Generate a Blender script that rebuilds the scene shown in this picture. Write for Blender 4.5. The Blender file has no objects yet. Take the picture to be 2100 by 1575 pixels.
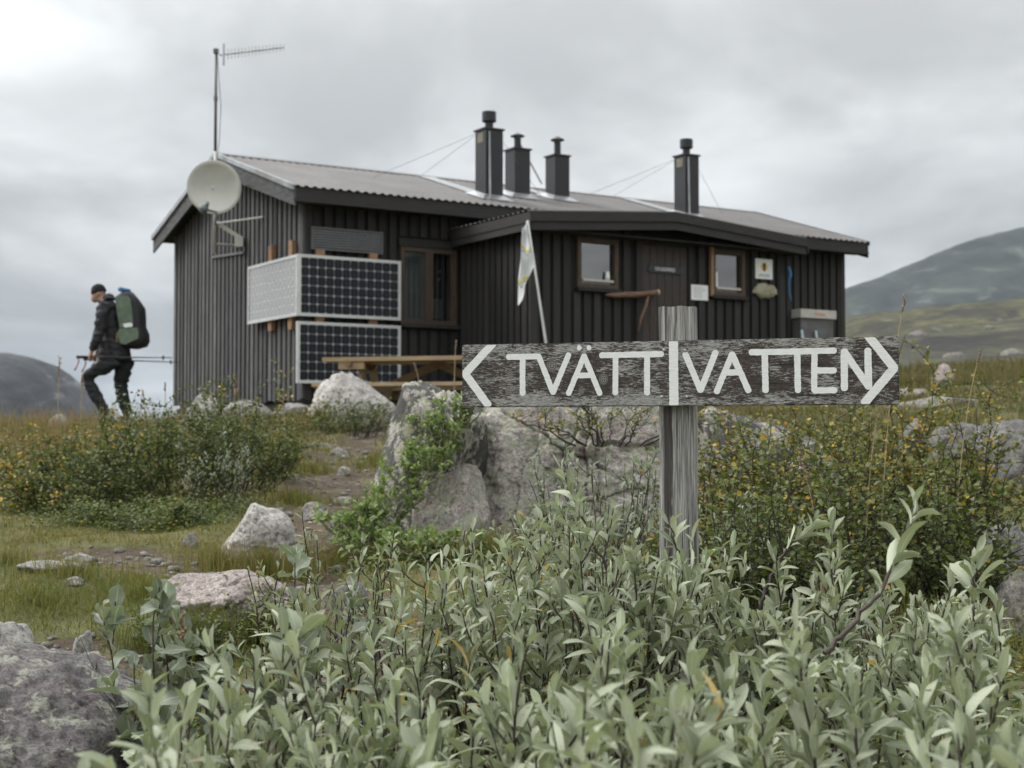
import bpy, bmesh, math, random
import numpy as np
from mathutils import Vector, Matrix, Euler

R = math.radians
SC = bpy.context.scene
COL = SC.collection

# ------------------------------------------------------------------ camera, sky, sun, exposure
CAM_Z = 0.8
FPX = 2957.0                     # focal length in pixels of a 2100 px wide frame
PITCH = 0.0369
cam_d = bpy.data.cameras.new('camera')
cam = bpy.data.objects.new('camera', cam_d)
COL.objects.link(cam)
cam.location = (0, 0, CAM_Z)
cam.rotation_euler = (math.pi / 2 + PITCH, 0, 0)
cam_d.sensor_width = 36.0
cam_d.lens = FPX / 2100 * 36
cam_d.clip_start = 0.05
cam_d.clip_end = 20000
cam_d.dof.use_dof = True
cam_d.dof.focus_distance = 3.2
cam_d.dof.aperture_fstop = 7.6
SC.camera = cam

SUN_EL, SUN_AZ = R(42), R(-75)   # azimuth from the view direction (+Y), negative = left
sun_d = bpy.data.lights.new('sun', 'SUN')
sun_d.energy = 1.5
sun_d.angle = R(30)
sun_d.color = (1.0, 0.965, 0.92)
sun = bpy.data.objects.new('sun', sun_d)
COL.objects.link(sun)
sdir = Vector((math.sin(SUN_AZ) * math.cos(SUN_EL), math.cos(SUN_AZ) * math.cos(SUN_EL), math.sin(SUN_EL)))
sun.rotation_euler = (-sdir).to_track_quat('-Z', 'Y').to_euler()

world = bpy.data.worlds.new('World')
SC.world = world
world.use_nodes = True
wt = world.node_tree
wt.nodes.clear()


def WN(t, **kw):
    n = wt.nodes.new(t)
    for k, v in kw.items():
        setattr(n, k, v)
    return n


def wmath(op, a, b=None, c=None):
    n = WN('ShaderNodeMath', operation=op)
    for i, s in enumerate((a, b, c)):
        if s is None:
            continue
        if isinstance(s, (int, float)):
            n.inputs[i].default_value = s
        else:
            wt.links.new(s, n.inputs[i])
    return n.outputs[0]


sky = WN('ShaderNodeTexSky', sky_type='NISHITA')
sky.sun_disc = False
sky.sun_elevation = SUN_EL
sky.sun_rotation = SUN_AZ
tc = WN('ShaderNodeTexCoord')
sep = WN('ShaderNodeSeparateXYZ')
wt.links.new(tc.outputs['Generated'], sep.inputs[0])
zc = wmath('MAXIMUM', sep.outputs[2], 0.0)
den = wmath('ADD', zc, 0.16)
comb = WN('ShaderNodeCombineXYZ')
wt.links.new(wmath('DIVIDE', sep.outputs[0], den), comb.inputs[0])
wt.links.new(wmath('DIVIDE', sep.outputs[1], den), comb.inputs[1])
comb.inputs[2].default_value = 3.7


def wnoise(scale, detail, rough, dist, off):
    mp = WN('ShaderNodeMapping')
    mp.inputs['Location'].default_value = off
    mp.inputs['Scale'].default_value = (1.0, 0.62, 1.0)
    wt.links.new(comb.outputs[0], mp.inputs[0])
    n = WN('ShaderNodeTexNoise')
    n.inputs['Scale'].default_value = scale
    n.inputs['Detail'].default_value = detail
    n.inputs['Roughness'].default_value = rough
    n.inputs['Distortion'].default_value = dist
    wt.links.new(mp.outputs[0], n.inputs['Vector'])
    return n.outputs[0]


def wramp(v, a, b, lo, hi):
    n = WN('ShaderNodeMapRange', interpolation_type='SMOOTHSTEP')
    n.inputs[1].default_value = a
    n.inputs[2].default_value = b
    n.inputs[3].default_value = lo
    n.inputs[4].default_value = hi
    wt.links.new(v, n.inputs[0])
    return n.outputs[0]


big = wramp(wnoise(0.85, 5, 0.55, 0.4, (1.3, 0.4, 0)), 0.38, 0.63, 0.74, 1.17)
fine = wramp(wnoise(1.9, 6, 0.52, 0.3, (7.4, 3.1, 0)), 0.38, 0.62, 0.86, 1.12)
# overcast sky: zenith raised beyond the usual overcast ratio, to light the scene
zenith_lift = wmath('MULTIPLY_ADD', zc, 2.9, 0.80)
dot = WN('ShaderNodeVectorMath', operation='DOT_PRODUCT')
wt.links.new(tc.outputs['Generated'], dot.inputs[0])
dot.inputs[1].default_value = sdir
glow = wramp(dot.outputs['Value'], 0.1, 1.0, 0.98, 1.10)
lum = wmath('MULTIPLY', wmath('MULTIPLY', big, fine), wmath('MULTIPLY', zenith_lift, glow))
CLOUD = 0.40
lum = wmath('MULTIPLY', lum, CLOUD)
bgc = WN('ShaderNodeBackground')
bgc.inputs[0].default_value = (0.965, 0.99, 1.0, 1)
wt.links.new(lum, bgc.inputs[1])
bgs = WN('ShaderNodeBackground')
wt.links.new(sky.outputs[0], bgs.inputs[0])
bgs.inputs[1].default_value = 0.08
mixw = WN('ShaderNodeMixShader')
mixw.inputs[0].default_value = 0.95
wt.links.new(bgs.outputs[0], mixw.inputs[1])
wt.links.new(bgc.outputs[0], mixw.inputs[2])
wout = WN('ShaderNodeOutputWorld')
wt.links.new(mixw.outputs[0], wout.inputs[0])

SC.view_settings.view_transform = 'Standard'
SC.view_settings.look = 'None'
SC.view_settings.gamma = 1.0
SC.view_settings.use_curve_mapping = False
SC.view_settings.exposure = 0.68
SC.render.engine = 'CYCLES'
SC.cycles.use_denoising = True
SC.cycles.max_bounces = 5
SC.cycles.diffuse_bounces = 2
SC.cycles.glossy_bounces = 2
SC.cycles.transmission_bounces = 4
SC.cycles.transparent_max_bounces = 8
SC.cycles.volume_bounces = 0
SC.cycles.use_adaptive_sampling = True
SC.cycles.adaptive_threshold = 0.015

rng = np.random.default_rng(7)
random.seed(7)

# ------------------------------------------------------------------ helpers
CP, SP = math.cos(PITCH), math.sin(PITCH)


def at(px, py, Y):
    """world point at depth Y that the photograph shows at (px, py)"""
    a = (px - 1050) / FPX
    b = -(py - 787.5) / FPX
    d = (a, CP - b * SP, SP + b * CP)
    t = Y / d[1]
    return Vector((d[0] * t, Y, CAM_Z + d[2] * t))


_perm = np.random.default_rng(3).permutation(256)
_perm = np.concatenate([_perm, _perm, _perm])
_grad = np.random.default_rng(4).normal(size=(256, 3))
_grad /= np.linalg.norm(_grad, axis=1)[:, None]


def perlin(P):
    P = np.asarray(P, float)
    i = np.floor(P).astype(int)
    f = P - i
    i &= 255
    u = f * f * f * (f * (f * 6 - 15) + 10)
    res = 0
    for dx in (0, 1):
        wx = u[:, 0] if dx else 1 - u[:, 0]
        for dy in (0, 1):
            wy = u[:, 1] if dy else 1 - u[:, 1]
            for dz in (0, 1):
                wz = u[:, 2] if dz else 1 - u[:, 2]
                h = _perm[_perm[_perm[i[:, 0] + dx] + i[:, 1] + dy] + i[:, 2] + dz]
                g = _grad[h]
                d = g[:, 0] * (f[:, 0] - dx) + g[:, 1] * (f[:, 1] - dy) + g[:, 2] * (f[:, 2] - dz)
                res = res + wx * wy * wz * d
    return res * 1.5


def fbm(P, o=4, lac=2.0, gain=0.5):
    s, a = 0, 1.0
    P = np.asarray(P, float).copy()
    for _ in range(o):
        s = s + a * perlin(P)
        P = P * lac + 11.7
        a *= gain
    return s


def sstep(a, b, x):
    t = np.clip((np.asarray(x, float) - a) / (b - a), 0, 1)
    return t * t * (3 - 2 * t)


def mesh_np(name, V, F, uv=None, smooth=False):
    """mesh from arrays; F is a list of tuples or an (n,k) array"""
    me = bpy.data.meshes.new(name)
    V = np.asarray(V, np.float32)
    if isinstance(F, np.ndarray):
        n, k = F.shape
        me.vertices.add(len(V))
        me.vertices.foreach_set('co', V.ravel())
        me.loops.add(n * k)
        me.loops.foreach_set('vertex_index', F.astype(np.int32).ravel())
        me.polygons.add(n)
        me.polygons.foreach_set('loop_start', np.arange(0, n * k, k, dtype=np.int32))
        if uv is not None:
            l = me.uv_layers.new(name='UVMap')
            l.data.foreach_set('uv', np.asarray(uv, np.float32)[F.ravel()].ravel())
        me.update(calc_edges=True)
        me.validate()
    else:
        me.from_pydata([tuple(v) for v in V.tolist()], [], F)
        me.update()
    if smooth:
        me.polygons.foreach_set('use_smooth', np.ones(len(me.polygons), bool))
    return me


def link(name, data, parent=None, mat=None, loc=None, rot=None, scale=None):
    o = bpy.data.objects.new(name, data)
    COL.objects.link(o)
    if parent is not None:
        o.parent = parent
    if mat is not None and data is not None:
        if len(data.materials) == 0:
            data.materials.append(mat)
    if loc is not None:
        o.location = loc
    if rot is not None:
        o.rotation_euler = rot
    if scale is not None:
        o.scale = scale
    return o


def tag(o, label=None, cat=None, group=None, kind=None):
    if label:
        o['label'] = label
    if cat:
        o['category'] = cat
    if group:
        o['group'] = group
    if kind:
        o['kind'] = kind
    return o


def thing(name, label, cat, loc=(0, 0, 0), rz=0.0, group=None):
    return tag(link(name, None, loc=loc, rot=(0, 0, rz)), label, cat, group)


class MB:
    def __init__(s):
        s.v, s.f = [], []

    def add(s, V, F):
        n = len(s.v)
        s.v += [tuple(map(float, v)) for v in V]
        s.f += [tuple(i + n for i in f) for f in F]
        return s

    def box(s, a, b):
        x0, y0, z0 = a
        x1, y1, z1 = b
        return s.add([(x0, y0, z0), (x1, y0, z0), (x1, y1, z0), (x0, y1, z0), (x0, y0, z1), (x1, y0, z1), (x1, y1, z1), (x0, y1, z1)],
                     [(0, 3, 2, 1), (4, 5, 6, 7), (0, 1, 5, 4), (1, 2, 6, 5), (2, 3, 7, 6), (3, 0, 4, 7)])

    def bar(s, p, q, w, h=None, up=(0, 0, 1)):
        """box beam from p to q, w wide, h high"""
        h = h or w
        p, q = Vector(p), Vector(q)
        d = (q - p).normalized()
        side = d.cross(Vector(up))
        if side.length < 1e-5:
            side = d.cross(Vector((1, 0, 0)))
        side.normalize()
        u = side.cross(d).normalized()
        V = []
        for c in (p, q):
            for sx, sz in ((-1, -1), (1, -1), (1, 1), (-1, 1)):
                V.append(c + side * (sx * w / 2) + u * (sz * h / 2))
        return s.add(V, [(0, 1, 2, 3), (7, 6, 5, 4), (0, 4, 5, 1), (1, 5, 6, 2), (2, 6, 7, 3), (3, 7, 4, 0)])

    def tube(s, pts, rad, n=8, cap=True, ell=None):
        pts = [Vector(p) for p in pts]
        if not hasattr(rad, '__len__'):
            rad = [rad] * len(pts)
        V, F = [], []
        ref = None
        for i, p in enumerate(pts):
            d = (pts[min(i + 1, len(pts) - 1)] - pts[max(i - 1, 0)]).normalized()
            if ref is None:
                ref = d.orthogonal().normalized() if ell is None else (Vector(ell) - d * d.dot(Vector(ell))).normalized()
            a = (ref - d * ref.dot(d)).normalized()
            ref = a
            b = d.cross(a)
            r = rad[i]
            ra, rb = r if hasattr(r, '__len__') else (r, r)
            for k in range(n):
                t = 2 * math.pi * k / n
                V.append(p + a * (ra * math.cos(t)) + b * (rb * math.sin(t)))
        for i in range(len(pts) - 1):
            for k in range(n):
                k2 = (k + 1) % n
                F.append((i * n + k, i * n + k2, (i + 1) * n + k2, (i + 1) * n + k))
        if cap:
            F.append(tuple(range(n - 1, -1, -1)))
            m = (len(pts) - 1) * n
            F.append(tuple(range(m, m + n)))
        return s.add(V, F)

    def prism(s, poly, z0, z1, axis='z'):
        """polygon (2-D) extruded; axis z: (x,y)->z, y: (x,z)->y, x: (y,z)->x"""
        n = len(poly)
        def pt(a, b, c):
            return (a, b, c) if axis == 'z' else ((a, c, b) if axis == 'y' else (c, a, b))
        V = [pt(a, b, z0) for a, b in poly] + [pt(a, b, z1) for a, b in poly]
        F = [tuple(range(n - 1, -1, -1)), tuple(range(n, 2 * n))] + [(i, (i + 1) % n, n + (i + 1) % n, n + i) for i in range(n)]
        return s.add(V, F)

    def sphere(s, c, r, nu=12, nv=8):
        if not hasattr(r, '__len__'):
            r = (r, r, r)
        V, F = [], []
        for j in range(nv + 1):
            ph = math.pi * j / nv
            for i in range(nu):
                th = 2 * math.pi * i / nu
                V.append((c[0] + r[0] * math.sin(ph) * math.cos(th), c[1] + r[1] * math.sin(ph) * math.sin(th), c[2] + r[2] * math.cos(ph)))
        for j in range(nv):
            for i in range(nu):
                i2 = (i + 1) % nu
                F.append((j * nu + i, (j + 1) * nu + i, (j + 1) * nu + i2, j * nu + i2))
        return s.add(V, F)

    def mesh(s, name, smooth=False, fix=True):
        me = bpy.data.meshes.new(name)
        me.from_pydata(s.v, [], s.f)
        if fix:
            bm = bmesh.new()
            bm.from_mesh(me)
            bmesh.ops.recalc_face_normals(bm, faces=bm.faces)
            bm.to_mesh(me)
            bm.free()
        if smooth:
            me.polygons.foreach_set('use_smooth', np.ones(len(me.polygons), bool))
        me.update()
        return me

    def build(s, name, mat, parent=None, smooth=False, loc=None, rot=None):
        return link(name, s.mesh(name, smooth), parent, mat, loc, rot)


# ------------------------------------------------------------------ materials
class NT:
    def __init__(s, name):
        s.m = bpy.data.materials.new(name)
        s.m.use_nodes = True
        s.t = s.m.node_tree
        s.b = s.t.nodes['Principled BSDF']
        s.out = s.t.nodes['Material Output']

    def n(s, t, **kw):
        n = s.t.nodes.new(t)
        for k, v in kw.items():
            setattr(n, k, v)
        return n

    def set(s, sock, v):
        if isinstance(v, bpy.types.NodeSocket):
            s.t.links.new(v, sock)
        elif hasattr(v, '__len__') and sock.type == 'RGBA' and len(v) == 3:
            sock.default_value = (*v, 1)
        else:
            sock.default_value = v

    def coord(s, which='Object', scale=(1, 1, 1), rnd=False, loc=(0, 0, 0)):
        tc = s.n('ShaderNodeTexCoord')
        o = tc.outputs[which]
        if rnd:
            oi = s.n('ShaderNodeObjectInfo')
            add = s.n('ShaderNodeVectorMath', operation='MULTIPLY_ADD')
            s.t.links.new(oi.outputs['Random'], add.inputs[0])
            add.inputs[1].default_value = (37.0, 53.0, 71.0)
            s.t.links.new(o, add.inputs[2])
            o = add.outputs[0]
        mp = s.n('ShaderNodeMapping')
        mp.inputs['Scale'].default_value = scale
        mp.inputs['Location'].default_value = loc
        s.t.links.new(o, mp.inputs[0])
        return mp.outputs[0]

    def noise(s, vec, scale, detail=5, rough=0.55, dist=0.0):
        n = s.n('ShaderNodeTexNoise')
        s.t.links.new(vec, n.inputs['Vector'])
        n.inputs['Scale'].default_value = scale
        n.inputs['Detail'].default_value = detail
        n.inputs['Roughness'].default_value = rough
        n.inputs['Distortion'].default_value = dist
        return n.outputs[0]

    def voro(s, vec, scale, feature='F1', out=0):
        n = s.n('ShaderNodeTexVoronoi', feature=feature)
        s.t.links.new(vec, n.inputs['Vector'])
        n.inputs['Scale'].default_value = scale
        return n.outputs[out]

    def ramp(s, fac, stops, interp='LINEAR'):
        n = s.n('ShaderNodeValToRGB')
        n.color_ramp.interpolation = interp
        el = n.color_ramp.elements
        while len(el) < len(stops):
            el.new(0.5)
        for e, (p, c) in zip(el, stops):
            e.position = p
            e.color = (*c, 1) if len(c) == 3 else c
        s.set(n.inputs[0], fac)
        return n.outputs[0]

    def mr(s, v, a, b, lo=0.0, hi=1.0, smooth=True):
        n = s.n('ShaderNodeMapRange', interpolation_type='SMOOTHSTEP' if smooth else 'LINEAR')
        s.set(n.inputs[0], v)
        for i, x in zip((1, 2, 3, 4), (a, b, lo, hi)):
            n.inputs[i].default_value = x
        return n.outputs[0]

    def mix(s, fac, a, b, mode='MIX'):
        n = s.n('ShaderNodeMix', data_type='RGBA', blend_type=mode)
        s.set(n.inputs[0], fac)
        s.set(n.inputs[6], a)
        s.set(n.inputs[7], b)
        return n.outputs[2]

    def math(s, op, a, b=0.0, c=0.0):
        n = s.n('ShaderNodeMath', operation=op)
        s.set(n.inputs[0], a)
        s.set(n.inputs[1], b)
        if op in ('MULTIPLY_ADD',):
            s.set(n.inputs[2], c)
        return n.outputs[0]

    def sep(s, vec):
        n = s.n('ShaderNodeSeparateXYZ')
        s.t.links.new(vec, n.inputs[0])
        return n.outputs

    def bump(s, h, strength=0.4, dist=0.01, normal=None):
        n = s.n('ShaderNodeBump')
        n.inputs['Strength'].default_value = strength
        n.inputs['Distance'].default_value = dist
        s.t.links.new(h, n.inputs['Height'])
        if normal is not None:
            s.t.links.new(normal, n.inputs['Normal'])
        return n.outputs[0]

    def done(s, color=None, rough=None, normal=None, **kw):
        if color is not None:
            s.set(s.b.inputs['Base Color'], color)
        if rough is not None:
            s.set(s.b.inputs['Roughness'], rough)
        if normal is not None:
            s.set(s.b.inputs['Normal'], normal)
        for k, v in kw.items():
            s.set(s.b.inputs[k.replace('_', ' ')], v)
        return s.m


def plain(name, col, rough=0.6, var=0.12, scale=8, metal=0.0, bump=0.15, **kw):
    """painted or metal surface with soft wear"""
    t = NT(name)
    c = t.coord()
    n = t.noise(c, scale, 6, 0.6)
    lo = tuple(x * (1 - var * 1.6) for x in col)
    hi = tuple(min(1, x * (1 + var)) for x in col)
    colr = t.ramp(n, [(0.3, lo), (0.7, hi)])
    return t.done(colr, t.mr(n, 0.3, 0.7, max(0.02, rough - 0.08), min(1, rough + 0.08)),
                  t.bump(t.noise(c, scale * 6, 4), bump, 0.002), Metallic=metal, **kw)


def wood(name, dark, mid, light, grain=(6, 6, 0.5), rough=0.8, rnd=True, tint=0.35, gscale=9.0, wear=None, wearcol=(0.3, 0.3, 0.3)):
    """grain runs along the direction with the small scale"""
    t = NT(name)
    c = t.coord('Object', grain, rnd)
    g = t.noise(c, gscale, 8, 0.65, 0.4)
    g2 = t.noise(c, gscale * 4, 4, 0.6)
    f = t.math('MULTIPLY_ADD', g2, 0.35, t.math('MULTIPLY', g, 0.65))
    col = t.ramp(f, [(0.3, dark), (0.48, mid), (0.68, light)])
    if wear is not None:
        w = t.noise(t.coord('Object', (grain[0] * 0.35, grain[1] * 0.35, grain[2] * 0.8), rnd, (3, 1, 8)), gscale, 5, 0.6)
        col = t.mix(t.mr(w, wear, wear + 0.14), col, wearcol)
    oi = t.n('ShaderNodeObjectInfo')
    col = t.mix(tint, col, t.mix(1.0, col, t.ramp(oi.outputs['Random'], [(0, (0.55, 0.55, 0.57)), (1, (1.25, 1.22, 1.18))]), 'MULTIPLY'))
    return t.done(col, rough, t.bump(f, 0.35, 0.004))


def rock_mat(name, base, dark, light, lichen=0.5, lcol=(0.36, 0.37, 0.27), black=0.35, scale=1.0, pink=None, moss=0.0):
    """base rock with speckle, pale and black lichen, cracks; lichen and black are 0..1 amounts"""
    t = NT(name)
    c = t.coord('Object', (scale,) * 3, True)
    n1 = t.noise(c, 2.6, 8, 0.66, 0.2)
    n2 = t.noise(c, 19, 8, 0.72)
    n3 = t.noise(c, 75, 5, 0.75)
    col = t.ramp(n1, [(0.3, dark), (0.5, base), (0.7, light)])
    if pink is not None:
        col = t.mix(t.mr(t.noise(c, 3.4, 5, 0.6, 0.8), 0.46, 0.58), col, pink)
    col = t.mix(0.8, col, t.ramp(n2, [(0.3, (0.38, 0.38, 0.38)), (0.5, (0.95, 0.95, 0.94)), (0.7, (1.45, 1.43, 1.4))]), 'MULTIPLY')
    col = t.mix(0.85, col, t.ramp(n3, [(0.36, (0.3, 0.3, 0.31)), (0.48, (1, 1, 1)), (0.64, (1.55, 1.52, 1.45))]), 'MULTIPLY')
    # pale crusty lichen
    ln = t.noise(c, 8.5, 9, 0.74, 0.25)
    lm = t.mr(ln, 0.69 - 0.2 * lichen, 0.715 - 0.2 * lichen)
    spk = t.mr(t.noise(c, 60, 3, 0.6), 0.36, 0.52)
    col = t.mix(t.math('MULTIPLY', lm, t.math('MULTIPLY_ADD', spk, 0.5, 0.35)), col, lcol)
    # black lichen
    bn = t.noise(t.coord('Object', (scale, scale, scale * 0.8), True, (9, 4, 2)), 7.2, 9, 0.75, 0.2)
    bm_ = t.mr(bn, 0.735 - 0.22 * black, 0.76 - 0.22 * black)
    col = t.mix(t.math('MULTIPLY', bm_, 0.85), col, (0.035, 0.034, 0.032))
    if moss > 0:
        geo = t.n('ShaderNodeNewGeometry')
        nz = t.sep(geo.outputs['Normal'])[2]
        mm = t.math('MULTIPLY', t.mr(nz, 0.45, 0.9), t.mr(t.noise(c, 4.2, 5, 0.65), 0.60 - 0.3 * moss, 0.70 - 0.3 * moss))
        col = t.mix(mm, col, (0.085, 0.10, 0.035))
    ca = t.n('ShaderNodeAttribute', attribute_name='crack')
    cn = t.math('MULTIPLY', ca.outputs['Fac'], t.mr(n2, 0.30, 0.55, 0.35, 1.0))
    col = t.mix(t.mr(cn, 0.25, 0.7, 0.0, 0.85), col, t.ramp(n1, [(0.45, (0.022, 0.019, 0.016)), (0.58, (0.055, 0.062, 0.022))]))
    cr = t.voro(t.coord('Object', (scale, scale, scale * 1.4), True, (2, 7, 5)), 2.6, 'DISTANCE_TO_EDGE')
    nb = t.bump(n3, 0.45, 0.004)
    nb = t.bump(n2, 0.9, 0.03, nb)
    nb = t.bump(lm, 0.25, 0.004, nb)
    nb = t.bump(t.mr(cr, 0.0, 0.02), 0.10, 0.008, nb)
    return t.done(col, 0.88, nb)


def leaf_mat(name, stops, rib=(0.4, 0.42, 0.3), under=1.25, trans=0.25, rough=0.6, sheen=0.25, ribw=0.06, patch=False):
    """leaf: colour varies from leaf to leaf, pale midrib, paler underside, a little light shines through"""
    t = NT(name)
    geo = t.n('ShaderNodeNewGeometry')
    oi = t.n('ShaderNodeObjectInfo')
    r = t.math('FRACT', t.math('ADD', geo.outputs['Random Per Island'], t.math('MULTIPLY', oi.outputs['Random'], 1.0)))
    if patch:
        pn_ = t.noise(t.coord('Object', (1, 1, 1), True), 3.2, 4, 0.6)
        r = t.math('MULTIPLY_ADD', r, 0.84, t.mr(pn_, 0.40, 0.60, 0.0, 0.16))
    col = t.ramp(r, stops)
    uv = t.n('ShaderNodeUVMap')
    u = t.sep(uv.outputs[0])
    d = t.math('ABSOLUTE', t.math('SUBTRACT', u[0], 0.5))
    col = t.mix(t.mr(d, ribw * 0.3, ribw, 0.75, 0.0), col, rib)
    # side veins, browned spots on some leaves
    vein = t.math('FRACT', t.math('MULTIPLY_ADD', d, 5.0, t.math('MULTIPLY', u[1], -9.0)))
    vm = t.mr(t.math('ABSOLUTE', t.math('SUBTRACT', vein, 0.5)), 0.36, 0.5, 0.0, 0.22)
    col = t.mix(vm, col, rib)
    sp_ = t.noise(t.coord('Object', (1, 1, 1), True), 5.5 if not patch else 20, 3, 0.6)
    col = t.mix(t.mr(sp_, 0.66, 0.71, 0.0, 0.75), col, (0.20, 0.13, 0.05))
    n = t.noise(t.coord('Object', (60, 60, 60)), 1.5, 3)
    col = t.mix(0.3, col, t.ramp(n, [(0.3, (0.75, 0.75, 0.75)), (0.7, (1.2, 1.2, 1.2))]), 'MULTIPLY')
    col = t.mix(geo.outputs['Backfacing'], col, t.mix(1.0, col, (under, under * 1.0, under * 1.02), 'MULTIPLY'))
    t.done(col, rough, None, Sheen_Weight=sheen, Sheen_Roughness=0.5)
    t.b.inputs['Specular IOR Level'].default_value = 0.25
    tr = t.n('ShaderNodeBsdfTranslucent')
    t.set(tr.inputs[0], t.mix(1.0, col, (1.0, 1.05, 0.6), 'MULTIPLY'))
    mx = t.n('ShaderNodeMixShader')
    mx.inputs[0].default_value = trans
    t.t.links.new(t.b.outputs[0], mx.inputs[1])
    t.t.links.new(tr.outputs[0], mx.inputs[2])
    t.t.links.new(mx.outputs[0], t.out.inputs[0])
    return t.m


M = {}
# ------------------------------------------------------------------ ground
YS = [-60, -10, 0, 2.5, 3.3, 4.2, 5, 6, 7, 8.5, 10.5, 12.5, 14, 15.5, 17, 20]
ZS = [-.6, -.15, 0, .05, .12, .22, .30, .38, .46, .56, .70, .88, .98, 1.05, 1.06, 1.12]
YL = [20, 24, 30, 60, 120, 300, 900, 6000]
ZL = [.92, .80, -.8, -14, -36, -70, -90, -95]
YR = [20, 24, 30, 45, 60, 90, 120, 160, 220, 300, 500, 900, 6000]
ZR = [1.30, 1.5, 1.9, 3.0, 4.3, 7.2, 10.0, 13.4, 18.2, 20.0, 14.0, -20, -60]
_ys = np.linspace(-60, 20, 1601)
_zs = np.interp(_ys, YS, ZS)
_k = np.exp(-0.5 * (np.arange(-24, 25) / 10.0) ** 2)
_k /= _k.sum()
_zs = np.convolve(np.pad(_zs, 24, mode='edge'), _k, 'valid')

PATH = np.array([at(-80, 1120, 5.6)[:2], at(200, 1128, 5.5)[:2], at(420, 1150, 5.3)[:2], at(600, 1165, 5.1)[:2], at(640, 1080, 6.0)[:2],
                 at(660, 1020, 7.2)[:2], at(690, 960, 9.0)[:2], at(730, 905, 11.2)[:2], at(860, 865, 13.6)[:2], at(1000, 850, 14.5)[:2]])
PATH2 = np.array([at(600, 1165, 5.1)[:2], at(720, 1200, 4.5)[:2], at(760, 1290, 3.8)[:2], at(640, 1380, 3.2)[:2]])


def dist_poly(x, y, P):
    d = np.full(np.shape(x), 1e9)
    for a, b in zip(P[:-1], P[1:]):
        ab = b - a
        t = np.clip(((x - a[0]) * ab[0] + (y - a[1]) * ab[1]) / (ab @ ab), 0, 1)
        d = np.minimum(d, np.hypot(x - a[0] - t * ab[0], y - a[1] - t * ab[1]))
    return d


def soil_mask(x, y):
    x, y = np.asarray(x, float), np.asarray(y, float)
    P3 = np.stack([x * 1.7, y * 1.7, x * 0 + 5.5], -1)
    n = fbm(P3, 4) * (0.34 + .25 * sstep(5.8, 7.5, y)) + .04 * sstep(6.0, 7.5, y)
    w = 0.17 + 0.022 * y
    m = sstep(1.0, 0.35, dist_poly(x, y, PATH) / w + n)
    m = np.maximum(m, sstep(1.0, 0.4, dist_poly(x, y, PATH2) / 0.30 + n))
    # bare patch near the left front boulders
    c = at(190, 1262, 4.1)
    m = np.maximum(m, sstep(1.0, 0.3, np.hypot((x - c[0]) / 0.45, (y - c[1]) / 0.22) + n))
    return m


def ground(x, y, detail=True):
    x, y = np.asarray(x, float), np.asarray(y, float)
    a = x / np.maximum(y, 3.0)
    near = np.interp(y, _ys, _zs)
    r = sstep(.08, .36, a)
    near = near + r * np.clip((y - 6.5) / 7, 0, 1.6) * 0.24 - sstep(-.14, -.26, a) * np.clip((y - 9) / 6, 0, 1) * 0.17
    s = sstep(-.12, .24, a)
    far = (1 - s) * np.interp(y, YL, ZL) + s * (CAM_Z + (np.interp(y, YR, ZR) - CAM_Z) * (1 + 1.7 * np.clip(a - .23, -.1, .5)))
    t = sstep(19, 23, y)
    z = near * (1 - t) + far * t
    if detail:
        P3 = np.stack([x, y, x * 0], -1).reshape(-1, 3)
        amp = np.clip(0.5 + y * 0.04, 0.4, 1.2).reshape(-1)
        d = fbm(P3 * 0.9, 4) * 0.060 * amp + np.maximum(fbm(P3 * 2.7 + 2.2, 2), -.2) * .035 * amp * np.clip(1.5 - np.abs(x.reshape(-1)) / 9, 0, 1) * (y.reshape(-1) < 24) + fbm(P3 * 0.13 + 4.1, 3) * 0.05 * np.clip(y.reshape(-1) / 14, 0, 1)
        faramp = np.clip((y.reshape(-1) - 22) / 60, 0, 1)
        d = d + faramp * (fbm(P3 * 0.03 + 9.0, 5) * 1.5)
        z = z + d.reshape(np.shape(z)) - soil_mask(x, y) * 0.025
    return z


def gz(x, y):
    return float(ground(np.array([x]), np.array([y]))[0])


def graded(a0, a1, step, lo, hi, g=1.22):
    v = list(np.arange(a0, a1 + 1e-6, step))
    s, x = step, v[-1]
    while x < hi:
        s *= g
        x += s
        v.append(min(x, hi))
    s, x = step, v[0]
    while x > lo:
        s *= g
        x -= s
        v.insert(0, max(x, lo))
    return np.array(v)


gx = graded(-5.0, 5.0, 0.05, -5000, 5000, 1.09)
gy = graded(0.6, 12.0, 0.05, -60, 6000, 1.06)
GX, GY = np.meshgrid(gx, gy)
GZ = ground(GX.ravel(), GY.ravel())
nx, ny = len(gx), len(gy)
idx = np.arange(nx * ny).reshape(ny, nx)
Fq = np.stack([idx[:-1, :-1], idx[:-1, 1:], idx[1:, 1:], idx[1:, :-1]], -1).reshape(-1, 4)
gme = mesh_np('ground', np.stack([GX.ravel(), GY.ravel(), GZ], -1), Fq, smooth=True)
at_ = gme.attributes.new('soil', 'FLOAT', 'POINT')
at_.data.foreach_set('value', soil_mask(GX.ravel(), GY.ravel()).astype(np.float32))

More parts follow.
